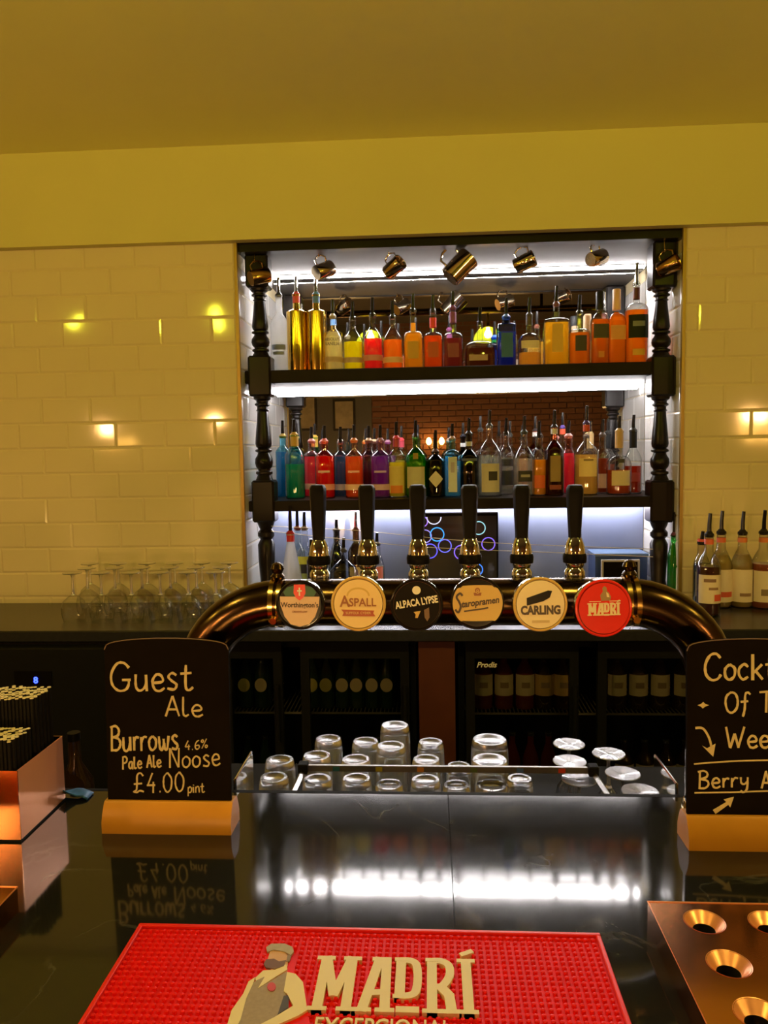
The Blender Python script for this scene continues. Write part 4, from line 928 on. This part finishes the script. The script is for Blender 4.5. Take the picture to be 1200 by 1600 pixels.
# ------------------------------------------------------------------ bottles with pourers
CLR = (.94, .95, .93)
def bottle(px, w_, sp, nt, nb, sh, base_z, D, name, label, grp, glass_c=CLR, liq=None, fill=None, sq=2, asp=1.0, labels=(), stop=None, spout=None, wn=10, body=.55, solid=None, neckcol=None, waist=None, topw=None, lean=0, txt=None, bpy_=None):
    """all of w_, sp, nt ... are photo pixels: width, spout tip, neck top, neck bottom, shoulder"""
    mid = atY(px, (nt+sh)/2+40, D); k = (mid-CAM).dot(FW)/FPX; r = w_/2*k; rn = wn/2*k
    if sq > 2: r *= .97
    zz = lambda py: atY(px, py, D).z-base_z
    ZN, ZB, ZS, ZP = zz(nt), zz(nb), zz(sh), zz(sp)
    t = thing(name, label, 'bottle', (mid.x, D, base_z), 0, grp)
    if lean: t.rotation_euler = (0, 0, lean)
    rt = (topw/2*k) if topw else r
    pr = [(r*.90, 0), (r*.985, .003), (r, .010)]
    pr += [(r+(rt-r)*u, .010+(ZS-.010)*u) for u in ((.5, 1.0) if not waist else (.25, .5, .75, 1.0))]
    if ZB-ZS > .004:
        for u in (.25, .5, .75): pr.append((rt+(rn-rt)*(u**2*.45+u*.55 if sq <= 2 else u**1.7), ZS+(ZB-ZS)*(u if sq <= 2 else math.sin(u*PI/2))))
    pr += [(rn*1.03, ZB+.001), (rn, (ZB+ZN)/2), (rn, ZN-.006), (rn*1.18, ZN-.005), (rn*1.18, ZN)]
    e = [sq if q[0] > r*.55 else 2 for q in pr]
    gm = solid or glass('glass_%02x%02x%02x' % tuple(int(v*255) for v in glass_c), glass_c, .03, .08)
    body_o = MB().lathe(pr, 28, sq=e, asp=asp).build('body', gm, t)
    if liq:
        zf_ = zz(fill) if fill else ZS
        lp = []
        for (ra, za) in pr[:-3]:
            if za < zf_: lp.append((max(.002, ra-.003), max(.005, za)))
            else: break
        i = len(lp); ra = pr[i-1][0]+(pr[i][0]-pr[i-1][0])*max(0, min(1, (zf_-pr[i-1][1])/max(1e-6, pr[i][1]-pr[i-1][1])))
        lp.append((max(.002, ra-.003), zf_)); lp = [q for n_, q in enumerate(lp) if n_ == 0 or q[1] > lp[n_-1][1]+1e-5]
        MB().lathe(lp, 28, sq=[sq if q[0] > r*.52 else 2 for q in lp], asp=asp).build('liquid', liquid(liq, body), t)
    for n_, L_ in enumerate(labels):
        y0, y1, ha, c = L_[:4]; off = .0008+.0007*n_; a_off = L_[4] if len(L_) > 4 else 0
        def fun(a, off=off):
            x, y = supere(r, a, sq); f_ = (r+off)/r; return x*f_, y*f_*(asp if sq > 2.05 or asp != 1 else 1)
        mt = c if not isinstance(c, tuple) else pm('label_%02x%02x%02x' % tuple(int(v*255) for v in c), c, .55, var=.05, scale=70)
        MB().add(*patch(fun, a_off-ha, a_off+ha, zz(y1), zz(y0), 10)).build('label' if n_ == 0 else 'print', mt, t)
    if neckcol:
        ny0, ny1, c = neckcol
        MB().lathe([(rn*1.06, zz(ny1)), (rn*1.06, zz(ny0))], 18, cap0=False, cap1=False).build('neck_band', pm('band_%02x%02x%02x' % tuple(int(v*255) for v in c), c, .4, var=.05), t)
    if txt:
        for line, sz, y, c in txt:
            R_ = r+.0012
            text_mesh(line, sz, .0003, lambda u, v, s_: ((R_+s_)*math.sin(u/R_), -(R_+s_)*math.cos(u/R_), zz(y)+v), .9, 0, .0002).build('lettering', c, t, False)
    sc = stop if stop is not None else (.02, .018, .016)
    smt = clear if min(sc) > .44 else pm('stopper_%02x%02x%02x' % tuple(int(v*255) for v in sc), sc, .35, var=.05)
    H = ZP-ZN
    if spout == 'cap':
        MB().lathe([(rn*1.25, ZN-.022), (rn*1.28, ZN-.02), (rn*1.28, ZP-.003), (rn*1.1, ZP)], 18).build('cap', smt, t)
    else:
        s_o = MB().lathe([(rn*.9, ZN-.008), (rn*1.12, ZN+.001), (rn*1.12, ZN+.004), (rn*.8, ZN+.008), (rn*.6, ZN+.013)], 16).build('pourer', smt, t)
        spm = {'steel': chrome, None: pm('smoked_spout', (.012, .010, .009), .2), 'clear': clear}.get(spout, chrome)
        MB().tube([(0, 0, ZN-.004), (.0, -.001, ZN+H*.5), (.0015, -.004, ZP)], [.0078, .0070, .0062], 8).build('spout', spm, s_o)
    return t
TANL, WHT_, BLK_ = (.55, .42, .30), (.80, .76, .66), (.02, .02, .018)
D1, D2_ = 3.215, 3.215
g1 = 'spirit bottles on the upper shelf'
def s1(px, w_, sp, nt, nb, sh, lb, D=D1, **k): return bottle(px, w_, sp, nt, nb, sh, S1T, D, 'spirit_bottle', lb+' on the upper shelf', g1, **k)
frost = glass('frosted_glass', (.88, .90, .92), .25, .05, .45)
s1(437, 29, 434, 462, 490, 506, 'frosted white vodka bottle at the left end', solid=frost, spout='steel', stop=(.03, .03, .03), labels=[(540, 548, .8, (.25, .32, .55)), (551, 556, .6, (.3, .36, .6))])
for px, c, nm in ((464, (.75, .10, .08), 'red'), (495, (.10, .25, .55), 'blue')):
    s1(px, 32, 432, 461, 483, 488, 'tall gold metallic bottle with %s neck' % nm, solid=goldmetal, spout='steel', stop=c, wn=11, neckcol=(462, 474, c))
s1(521, 31, 468, 495, 514, 530, 'clear bottle of pale vanilla spirit with dark lettering', liq=(.90, .80, .42), fill=519, body=.4, labels=[(559, 567, 1.3, TANL)], txt=[('ABSOLUT', .017, 532, drk), ('VANILIA', .019, 539, drk)], stop=(.5, .45, .3), spout=None)
s1(552, 31, 471, 498, 516, 532, 'clear bottle of bright yellow spirit', liq=(1.0, .88, .02), fill=535, labels=[(560, 568, 1.3, TANL)], stop=(.6, .6, .5))
s1(583, 31, 465, 493, 512, 529, 'clear bottle of pinkish red spirit', liq=(.95, .07, .10), fill=530, labels=[(556, 565, 1.3, (.65, .30, .28))], stop=(.6, .6, .5))
s1(614, 31, 470, 496, 514, 531, 'clear bottle of bright orange spirit', liq=(1.0, .36, .05), fill=532, labels=[(559, 568, 1.3, (.80, .52, .30))], stop=(.6, .6, .5))
s1(646, 31, 459, 486, 518, 526, 'square bottle of honey coloured whiskey', liq=(.88, .48, .05), fill=505, sq=5, labels=[(535, 562, .5, (.60, .36, .04))], stop=(.8, .8, .7))
s1(677, 31, 461, 487, 520, 528, 'square bottle of red orange whiskey with red neck', liq=(.85, .20, .03), fill=526, sq=5, neckcol=(497, 512, (.75, .05, .03)), labels=[(536, 560, .5, (.50, .10, .02))], stop=(.8, .7, .6))
s1(708, 31, 455, 482, 520, 528, 'square bottle of dark plum liqueur with purple neck', liq=(.36, .06, .07), fill=530, sq=5, neckcol=(488, 505, (.22, .05, .16)), labels=[(538, 560, .5, (.24, .05, .06))], stop=(.2, .05, .15))
s1(750, 49, 480, 506, 533, 543, 'short wide bottle of dark brown rum', liq=(.20, .05, .03), fill=545, sq=4, asp=.7, wn=9, labels=[(556, 565, .55, (.40, .28, .22), -.12)], stop=(.7, .7, .6))
s1(791, 30, 466, 496, 506, 509, 'square bright blue gin bottle', glass_c=(.10, .36, .78), liq=(.03, .22, .50), fill=520, sq=6, stop=(.08, .2, .6), labels=[(522, 560, .55, (.02, .13, .30))], wn=12)
s1(827, 36, 465, 493, 521, 534, 'clear decanter bottle with a low level of amber spirit', liq=(.85, .50, .12), fill=552, sq=2.6, labels=[(534, 546, .8, (.75, .66, .50))], stop=(.05, .04, .03), neckcol=(494, 508, (.06, .04, .03)))
s1(869, 40, 447, 476, 497, 503, 'tall wide bottle of golden whiskey with tall lettering', liq=(.90, .58, .06), fill=505, sq=5, asp=.7, labels=[(508, 552, .40, (.72, .46, .06))], stop=(.15, .05, .03))
s1(905, 33, 461, 489, 514, 520, 'amber bottle with a round dark label', liq=(.85, .34, .03), fill=521, sq=2.6, labels=[(526, 550, .52, (.04, .035, .02))], stop=(.75, .72, .65))
s1(917, 20, 493, 512, 520, 530, 'slim bottle with a pale cork top behind the round label', D=3.36, spout='cap', stop=(.75, .55, .32), liq=(.8, .32, .03), wn=9)
s1(937, 28, 456, 476, 490, 505, 'square whisky bottle with a dark slanting label and black cap', liq=(.80, .28, .02), fill=500, sq=5, spout='cap', stop=(.02, .02, .02), labels=[(508, 530, .75, (.05, .045, .015)), (550, 560, .3, (.60, .25, .02))])
s1(963, 28, 452, 476, 490, 505, 'square whisky bottle with an orange label and peach cap', liq=(.90, .34, .02), fill=488, sq=5, spout='cap', stop=(.85, .55, .32), labels=[(510, 532, .75, (.75, .35, .08))])
s1(994, 36, 411, 444, 474, 486, 'tall orange whisky bottle with a black label at the right end', liq=(.90, .34, .02), fill=486, sq=3, labels=[(494, 530, .85, (.02, .025, .01)), (504, 512, .5, (.22, .26, .18)), (547, 557, .5, (.75, .45, .04))], stop=(.7, .68, .62), spout='steel', neckcol=(450, 468, (.12, .03, .02)))
g2 = 'spirit bottles on the lower shelf'
def s2(px, w_, sp, nt, nb, sh, lb, D=D2_, **k): return bottle(px, w_, sp, nt, nb, sh, S2T, D, 'spirit_bottle', lb+' on the lower shelf', g2, **k)
BK = 3.33
s2(443, 24, 657, 682, 697, 706, 'blue gin bottle at the left end', D=BK, glass_c=(.35, .75, .90), liq=(.05, .45, .65), stop=(.7, .5, .1))
s2(461, 31, 655, 680, 697, 712, 'teal green gin bottle with a gold neck', glass_c=(.45, .85, .72), liq=(.02, .55, .38), fill=725, stop=(.75, .5, .08), neckcol=(681, 698, (.65, .40, .05)), wn=12)
FL = 'flavoured gin bottle with a pale band'
s2(488, 28, 667, 690, 705, 713, 'pink '+FL, D=BK, liq=(.92, .16, .26), glass_c=(.95, .6, .65), labels=[(755, 764, 1.3, (.85, .55, .55))], stop=(.85, .4, .4), wn=11)
s2(508, 31, 665, 690, 704, 713, 'red '+FL, liq=(.90, .03, .03), glass_c=(.95, .35, .3), labels=[(756, 765, 1.3, (.85, .40, .36)), (735, 738, .6, (.8, .5, .4))], stop=(.85, .2, .2), wn=11)
s2(533, 26, 667, 690, 705, 713, 'slate blue '+FL, D=BK, liq=(.10, .24, .36), glass_c=(.6, .75, .82), labels=[(756, 765, 1.3, (.50, .60, .66))], stop=(.5, .52, .55), wn=11)
s2(554, 30, 664, 689, 704, 713, 'orange '+FL, liq=(.92, .30, .05), glass_c=(.95, .65, .4), labels=[(756, 765, 1.3, (.88, .60, .46)), (735, 738, .6, (.85, .6, .4))], stop=(.9, .35, .1), wn=11)
s2(577, 24, 665, 689, 704, 713, 'dark plum '+FL, D=BK, liq=(.22, .03, .09), glass_c=(.6, .4, .5), labels=[(756, 765, 1.3, (.65, .45, .50))], stop=(.7, .5, .3), wn=11)
s2(595, 32, 664, 689, 704, 713, 'purple '+FL, liq=(.48, .08, .52), glass_c=(.75, .45, .75), labels=[(756, 765, 1.3, (.72, .48, .66)), (735, 738, .6, (.7, .5, .7))], stop=(.5, .25, .35), wn=11)
s2(620, 28, 659, 685, 700, 714, 'clear bottle of yellow liqueur with a fruit label', liq=(.90, .75, .10), fill=722, labels=[(728, 770, .9, (.75, .62, .18)), (758, 770, .7, (.80, .25, .03))], stop=(.75, .06, .08), neckcol=(686, 698, (.5, .05, .08)))
s2(650, 34, 657, 682, 700, 714, 'round green gin bottle with a cream label', glass_c=(.30, .75, .25), liq=(.04, .38, .05), fill=710, labels=[(729, 762, .9, (.62, .60, .38)), (708, 717, .22, (.40, .30, .05))], stop=(.8, .8, .7))
s2(681, 29, 672, 706, 711, 720, 'squat black apothecary gin bottle with a diamond label', glass_c=(.04, .045, .04), liq=(.01, .01, .01), body=.9, stop=(.10, .05, .04), labels=[], wn=10)
s2(707, 28, 662, 686, 703, 716, 'pale blue gin bottle with a tall label', glass_c=(.45, .80, .92), liq=(.30, .66, .82), fill=720, body=.35, sq=5, labels=[(714, 768, .45, (.62, .70, .66)), (722, 738, .2, (.45, .42, .50))], stop=(.6, .4, .3))
s2(733, 29, 653, 678, 703, 714, 'dark navy bottle with black stopper', glass_c=(.05, .08, .14), liq=(.015, .025, .05), body=.8, stop=(.02, .02, .03), labels=[(716, 720, .9, (.12, .15, .22))], neckcol=(690, 697, (.7, .7, .68)))
s2(765, 39, 641, 666, 687, 708, 'tall clear rum bottle with an ornate label', liq=(.80, .80, .74), fill=712, body=.12, labels=[(724, 768, .75, (.62, .58, .48)), (736, 750, .35, (.03, .03, .03), .2)], stop=(.03, .03, .03))
s2(791, 25, 653, 678, 695, 712, 'slim clear bottle with a black oval label', D=BK, liq=(.8, .78, .72), fill=715, body=.15, labels=[(717, 728, .9, (.05, .045, .04)), (735, 758, .9, (.05, .05, .05))], stop=(.75, .62, .45))
s2(819, 35, 650, 676, 696, 716, 'clear rum bottle with a small black curved label', liq=(.85, .80, .70), fill=716, body=.15, labels=[(735, 752, .65, (.03, .03, .03)), (741, 745, .4, (.4, .38, .35))], stop=(.03, .03, .03))
s2(842, 24, 658, 682, 700, 716, 'bottle of bright orange aperitif', liq=(1.0, .50, .04), fill=718, labels=[(742, 762, .7, (.80, .16, .03))], stop=(.80, .70, .62), wn=12)
s2(866, 30, 641, 668, 690, 704, 'dark brown spiced rum bottle with a gold label', glass_c=(.5, .2, .08), liq=(.16, .04, .01), fill=700, labels=[(712, 752, .55, (.36, .24, .08)), (757, 764, .6, (.30, .06, .03))], stop=(.04, .03, .03), neckcol=(668, 678, (.75, .72, .66)))
s2(888, 24, 657, 682, 702, 714, 'bottle of vivid pink liqueur', D=BK, liq=(.95, .14, .26), glass_c=(.95, .6, .6), fill=708, stop=(.85, .45, .42), wn=12)
s2(916, 37, 634, 662, 690, 706, 'tall bottle of pale amber rum with a faint label', liq=(.90, .62, .20), fill=710, body=.4, labels=[(716, 744, .8, (.85, .66, .28)), (717, 720, .4, (.3, .2, .08))], stop=(.10, .06, .25), neckcol=(664, 674, (.65, .08, .03)))
s2(941, 23, 655, 680, 700, 712, 'slim bottle with a pale label over brown spirit', D=BK, liq=(.45, .10, .04), fill=716, labels=[(740, 762, .8, (.80, .66, .52))], stop=(.10, .07, .06))
s2(967, 39, 650, 674, 712, 726, 'rounded cognac bottle with a gold neck and cream label', liq=(.60, .10, .02), fill=734, asp=.8, sq=2.3, labels=[(735, 758, .75, (.66, .55, .34)), (717, 723, .25, (.03, .03, .03))], stop=(.65, .45, .20), neckcol=(674, 700, (.62, .40, .16)), wn=12)
s2(989, 27, 648, 673, 701, 718, 'brandy bottle with a black neck at the right end', D=3.27, liq=(.55, .05, .02), fill=728, labels=[(738, 752, .6, (.40, .05, .03))], stop=(.03, .03, .03), neckcol=(674, 700, (.02, .02, .02)), wn=11)
# the diamond label of the black apothecary bottle, its round stopper
for o in list(COL.objects):
    if o.get('label', '').startswith('squat black'):
        zc = atY(681, 748, D2_).z-S2T; rr = .0385
        cols_ = [(.82*(k/8-1), .034*(1-abs(k/8-1))) for k in range(17)]; vs, fs = [], []
        for a_, h_ in cols_: vs += [((rr+.001)*math.sin(a_), -(rr+.001)*math.cos(a_), zc-h_-.0002), ((rr+.001)*math.sin(a_), -(rr+.001)*math.cos(a_), zc+h_+.0002)]
        for k in range(16): fs.append((2*k, 2*k+2, 2*k+3, 2*k+1))
        MB().add(vs, fs).build('label', paper, o)
# bottom bay
g3 = 'bottles on the back counter in the alcove'
DB = 3.2
def s3(px, w_, sp, nt, nb, sh, lb, D=DB, **k): return bottle(px, w_, sp, nt, nb, sh, KZ, D, 'counter_bottle', lb, g3, **k)
s3(455, 44, 790, 834, 846, 850, 'conical frosted white bottle with a red collar on the back counter', D=3.05, solid=frost, topw=13, stop=(.5, .03, .04), wn=12, neckcol=(834, 846, (.65, .03, .04)))
s3(466, 22, 793, 826, 850, 862, 'bottle with dark red pourer behind the frosted white one', D=3.30, glass_c=(.8, .85, .8), stop=(.2, .02, .02))
s3(477, 26, 800, 826, 852, 866, 'clear wine bottle with a yellow green label beside the frosted bottle', liq=(.75, .75, .30), fill=880, body=.3, labels=[(868, 880, .8, (.75, .80, .10)), (880, 894, .35, (.03, .03, .05))], stop=(.15, .12, .12))
s3(487, 14, 842, 866, 872, 876, 'small bottle with a black pourer hidden behind the first tap', D=3.12, glass_c=(.3, .2, .12), stop=(.02, .02, .02), wn=8)
s3(527, 28, 811, 828, 848, 876, 'dark bottle with a silver neck and black pourer between first taps', D=3.28, glass_c=(.12, .13, .12), liq=(.02, .02, .02), body=.6, stop=(.05, .05, .05))
s3(538, 44, 840, 860, 874, 892, 'low round clear decanter in front of the dark bottle', D=3.08, glass_c=(.85, .88, .9), stop=(.05, .05, .05), wn=9)
s3(557, 26, 800, 828, 848, 862, 'dark amber bottle left of the second tap', D=3.25, glass_c=(.35, .22, .10), liq=(.25, .12, .03), fill=880, labels=[(884, 898, .8, (.70, .52, .20))], stop=(.15, .05, .04), spout='steel')
s3(590, 22, 832, 850, 866, 884, 'clear bottle with a pink striped label right of the second tap', D=3.2, liq=(.8, .7, .5), fill=885, body=.3, labels=[(884, 902, .9, (.78, .25, .28))], stop=(.06, .06, .10))
s3(1053, 20, 800, 836, 848, 872, 'slim bright green bottle by the right column', D=3.06, glass_c=(.10, .75, .20), liq=(.02, .55, .06), fill=850, body=.6, stop=(.12, .03, .04), wn=10)
# monitor with bubble rings
sx0, sx1, sz0, sz1 = atY(655, 850, 3.42).x, atY(779, 850, 3.42).x, KZ+.004, atY(715, 801, 3.42).z
mon = thing('monitor', 'dark screen showing glowing blue and violet bubble rings', 'monitor', ((sx0+sx1)/2, 3.43, KZ))
hw, hh = (sx1-sx0)/2, sz1-KZ
MB().box(-hw, hw, 0, .03, .004, hh, .003).build('frame', black_gloss, mon, False)
MB().box(-hw+.008, hw-.008, -.002, 0, .012, hh-.016).build('screen', pm('dark_screen', (.045, .042, .045), .1, var=.2, scale=5, spec=.6), mon, False)
MB().box(-.08, .08, -.03, .03, 0, .004).build('base', black_gloss, mon, False)
RINGS = [(678, 808, 11, (.6, .6, .8)), (683, 835, 10.5, (.05, .35, 1)), (672, 861, 11, (.12, .10, 1)), (695, 853, 10, (.14, .14, .8)), (721, 863, 11, (.22, .12, .9)), (664, 838, 10, (.25, .2, .6)), (748, 825, 10, (.25, .5, .55)), (763, 850, 10, (.2, .12, .8)), (745, 890, 9, (.05, .2, .9)), (660, 815, 8, (.3, .15, .7))]
for k, (px, py, r, c) in enumerate(RINGS):
    q = atY(px, py, 3.428); R_ = r*3.45/FPX; cx, cz = q.x-mon.location.x, q.z-KZ
    pts = [(max(-hw+.009, min(hw-.009, cx+R_*math.cos(a))), cz+R_*math.sin(a)) for a in [2*PI*j/28 for j in range(29)]]
    if k == 0: pts = [(cx+R_*math.cos(a), cz+R_*math.sin(a)) for a in [PI+PI*j/14 for j in range(15)]]
    pts = [p for p in pts if .012 < p[1] < hh-.017]
    MB().ribbon(pts, .0045, .002, .0025, F3).build('bubble_ring', emit('ring_%d' % k, c, 1.6), mon, False)
# small things at the right of the bay
q0, q1 = atY(930, 865, 3.3), atY(1012, 860, 3.3)
t = thing('blue_box', 'navy blue box with a pale topped lid at the right of the alcove', 'box', ((q0.x+q1.x)/2, 3.36, KZ)); hw = (q1.x-q0.x)/2; hh = q0.z-KZ
blu = pm('navy_card', (.03, .06, .16), .4, var=.1)
MB().box(-hw, hw, -.06, .08, 0, hh-.012, .002).build('body', blu, t, False); MB().box(-hw-.004, hw+.004, -.066, .086, hh-.012, hh, .002).build('lid', pm('blue_lid', (.12, .20, .36), .4, var=.05), t, False)
q0, q1 = atY(940, 875, 3.2), atY(1000, 873, 3.2)
t = thing('small_frame', 'small pale framed dark card leaning before the navy box', 'frame', ((q0.x+q1.x)/2, 3.2, KZ)); hw = (q1.x-q0.x)/2; hh = q0.z-KZ
for a in ((-hw, hw, hh-.008, hh), (-hw, hw, 0, .008), (-hw, -hw+.008, .008, hh-.008), (hw-.008, hw, .008, hh-.008)): MB().box(a[0], a[1], 0, .012, a[2], a[3]).build('frame_bar', pm('pale_frame', (.45, .42, .40), .4, var=.05), t, False)
MB().box(-hw+.008, hw-.008, .004, .010, .008, hh-.008).build('card', board_m, t, False)
q = atY(992, 880, 3.12)
t = thing('glass_jug', 'small clear glass jug with a ring handle by the right column', 'jug', (q.x-.02, 3.12, KZ))
MB().lathe([(.035, 0), (.04, .01), (.042, .04), (.034, .055)], 20, cap1=False).build('body', clear2, t); MB().tube([(.0+.024*math.cos(a), 0, .077+.022*math.sin(a)) for a in [2*PI*k/18 for k in range(18)]], .005, 8, True).build('handle', chrome, t)
for px, py, wd, lb in ((872, 890, .085, 'folded white napkins on the back counter under the fifth handle'), (640, 893, .06, 'small pile of pale garnish picks left of the monitor'), (787, 893, .03, 'white square card beside the monitor')):
    q = atY(px, py, 3.1); t = thing('paper_item', lb, 'paper', (q.x, 3.1, KZ))
    for k in range(3): MB().box(-wd/2+.003*k, wd/2-.004*k, -.03, .03, k*.011+.0003, k*.011+.0105, .004).build('fold', pm('white_paper', (.8, .74, .70), .7, var=.05), t, False)

# ------------------------------------------------------------------ hanging mugs
mugm = pm('mug_metal', (.72, .60, .42), .12, 1, var=.06, scale=30)
def mug(px, py, size, ry, rz, lb, D=3.10, mat_=mugm):
    R_, H_ = .030*size, .078*size; hp = Vector((-R_-.030*size, 0, H_*.52))
    rot = Matrix.Rotation(rz, 3, 'Z') @ Matrix.Rotation(ry, 3, 'Y')
    hook = atY(px, py, D); loc = hook - rot @ hp
    t = thing('hanging_mug', lb, 'mug', loc, 0, 'metal mugs hanging from the lintel'); t.rotation_euler = rot.to_euler()
    MB().lathe([(R_*.92, 0), (R_, .004), (R_*1.02, H_*.5), (R_*1.06, H_-.002), (R_*1.02, H_), (R_*1.0, H_-.002), (R_*.96, H_*.5), (R_*.9, .005)], 28).build('cup', mat_, t)
    MB().tube([(-R_+.002, 0, H_*.84), (-R_-.018*size, 0, H_*.86), (-R_-.029*size, 0, H_*.66), (-R_-.029*size, 0, H_*.40), (-R_-.018*size, 0, H_*.20), (-R_+.002, 0, H_*.22)], .0032*size, 8).build('handle', mat_, t)
    MB().tube(smooth_path([tuple(Vector((hook.x, D, AZ-.003))), tuple(hook+Vector((0, -.004, .012))), tuple(hook+Vector((0, -.007, .002))), tuple(hook+Vector((0, 0, -.005))), tuple(hook+Vector((0, .006, .002)))]), .0018, 6).build('hook', brass, bpy.data.objects['trim_2'])
mug(498, 399, 1.0, math.radians(68), math.radians(40), 'hanging metal mug, first from the left column')
mug(607, 398, 1.0, math.radians(62), math.radians(-35), 'hanging metal mug between first mug and large tankard')
mug(694, 392, 1.45, math.radians(45), math.radians(8), 'largest hanging tankard with a big loop handle, middle of the lintel')
mug(812, 387, 1.02, math.radians(70), math.radians(-20), 'hanging metal mug right of the large tankard')
mug(928, 380, .95, math.radians(72), math.radians(35), 'hanging metal mug nearest the right column')
mug(398, 408, 1.0, math.radians(72), math.radians(35), 'brass mug hanging in front of the left column', D=3.03, mat_=pm('mug_brass', (.55, .34, .14), .16, 1, var=.1))
mug(1038, 392, 1.0, math.radians(72), math.radians(-35), 'brass mug hanging in front of the right column', D=3.03, mat_=pm('mug_brass', (.55, .34, .14), .16, 1, var=.1))

# ------------------------------------------------------------------ syrup bottles, right
g4 = 'syrup bottles on the right of the back counter'
def s4(px, D, sp, nt, nb, sh, w_, lb, liq, **k): return bottle(px, w_, sp, nt, nb, sh, KZ, D, 'syrup_bottle', lb, g4, liq=liq, wn=13, **k)
lbl = (.78, .68, .50)
s4(1107, 2.72, 802, 836, 862, 884, 36, 'syrup bottle with dark contents, nearest the alcove edge', (.10, .03, .03), fill=884, body=.8, labels=[(896, 940, 1.2, lbl), (902, 907, .5, (.25, .15, .1), -.2), (915, 919, .4, (.3, .18, .1), .1), (926, 936, .35, (.65, .10, .05), .5)], neckcol=(842, 850, (.75, .14, .06)))
s4(1126, 2.86, 798, 832, 858, 882, 34, 'pale syrup bottle behind the dark one, with a red stripe', (.70, .55, .22), fill=866, body=.35, labels=[(888, 938, 1.2, lbl), (922, 930, .8, (.65, .10, .05))], neckcol=(840, 847, (.75, .16, .06)))
s4(1159, 2.86, 799, 833, 858, 882, 34, 'pale syrup bottle in the middle of the row', (.70, .55, .22), fill=866, body=.35, labels=[(888, 938, 1.2, lbl), (924, 929, .5, (.30, .18, .10))], neckcol=(840, 847, (.75, .22, .06)))
s4(1192, 2.84, 797, 832, 858, 880, 34, 'syrup bottle with an orange shoulder, last at the right edge', (.55, .16, .06), fill=880, body=.5, labels=[(890, 938, 1.2, lbl), (918, 928, .5, (.25, .18, .10))], neckcol=(840, 847, (.75, .22, .06)))
s4(1096, 2.93, 830, 848, 866, 884, 26, 'dark green bottle half hidden behind the syrups', (.02, .04, .02), body=.8, fill=880, labels=[(892, 930, 1.0, (.55, .50, .42))], neckcol=(842, 848, (.75, .10, .05)))
# ------------------------------------------------------------------ upturned wine glasses, left
k = 0
rows_ = [(2.66, (115, 159, 206, 251, 295, 338)), (2.775, (138, 181, 223, 267, 308, 348)), (2.89, (143, 187, 232, 275, 317, 360))]
words_ = ['front', 'middle', 'back']
for r_, (d, xs) in enumerate(rows_):
    for i, px in enumerate(xs):
        p = atY(px, 940, d)
        stemglass('wine_glass', (p.x, d, KZ), .175, .034, .044, 'upturned wine glass below the left tiles, %s row, %s from the left' % (words_[r_], names[i]), 'upturned wine glasses on the back counter')
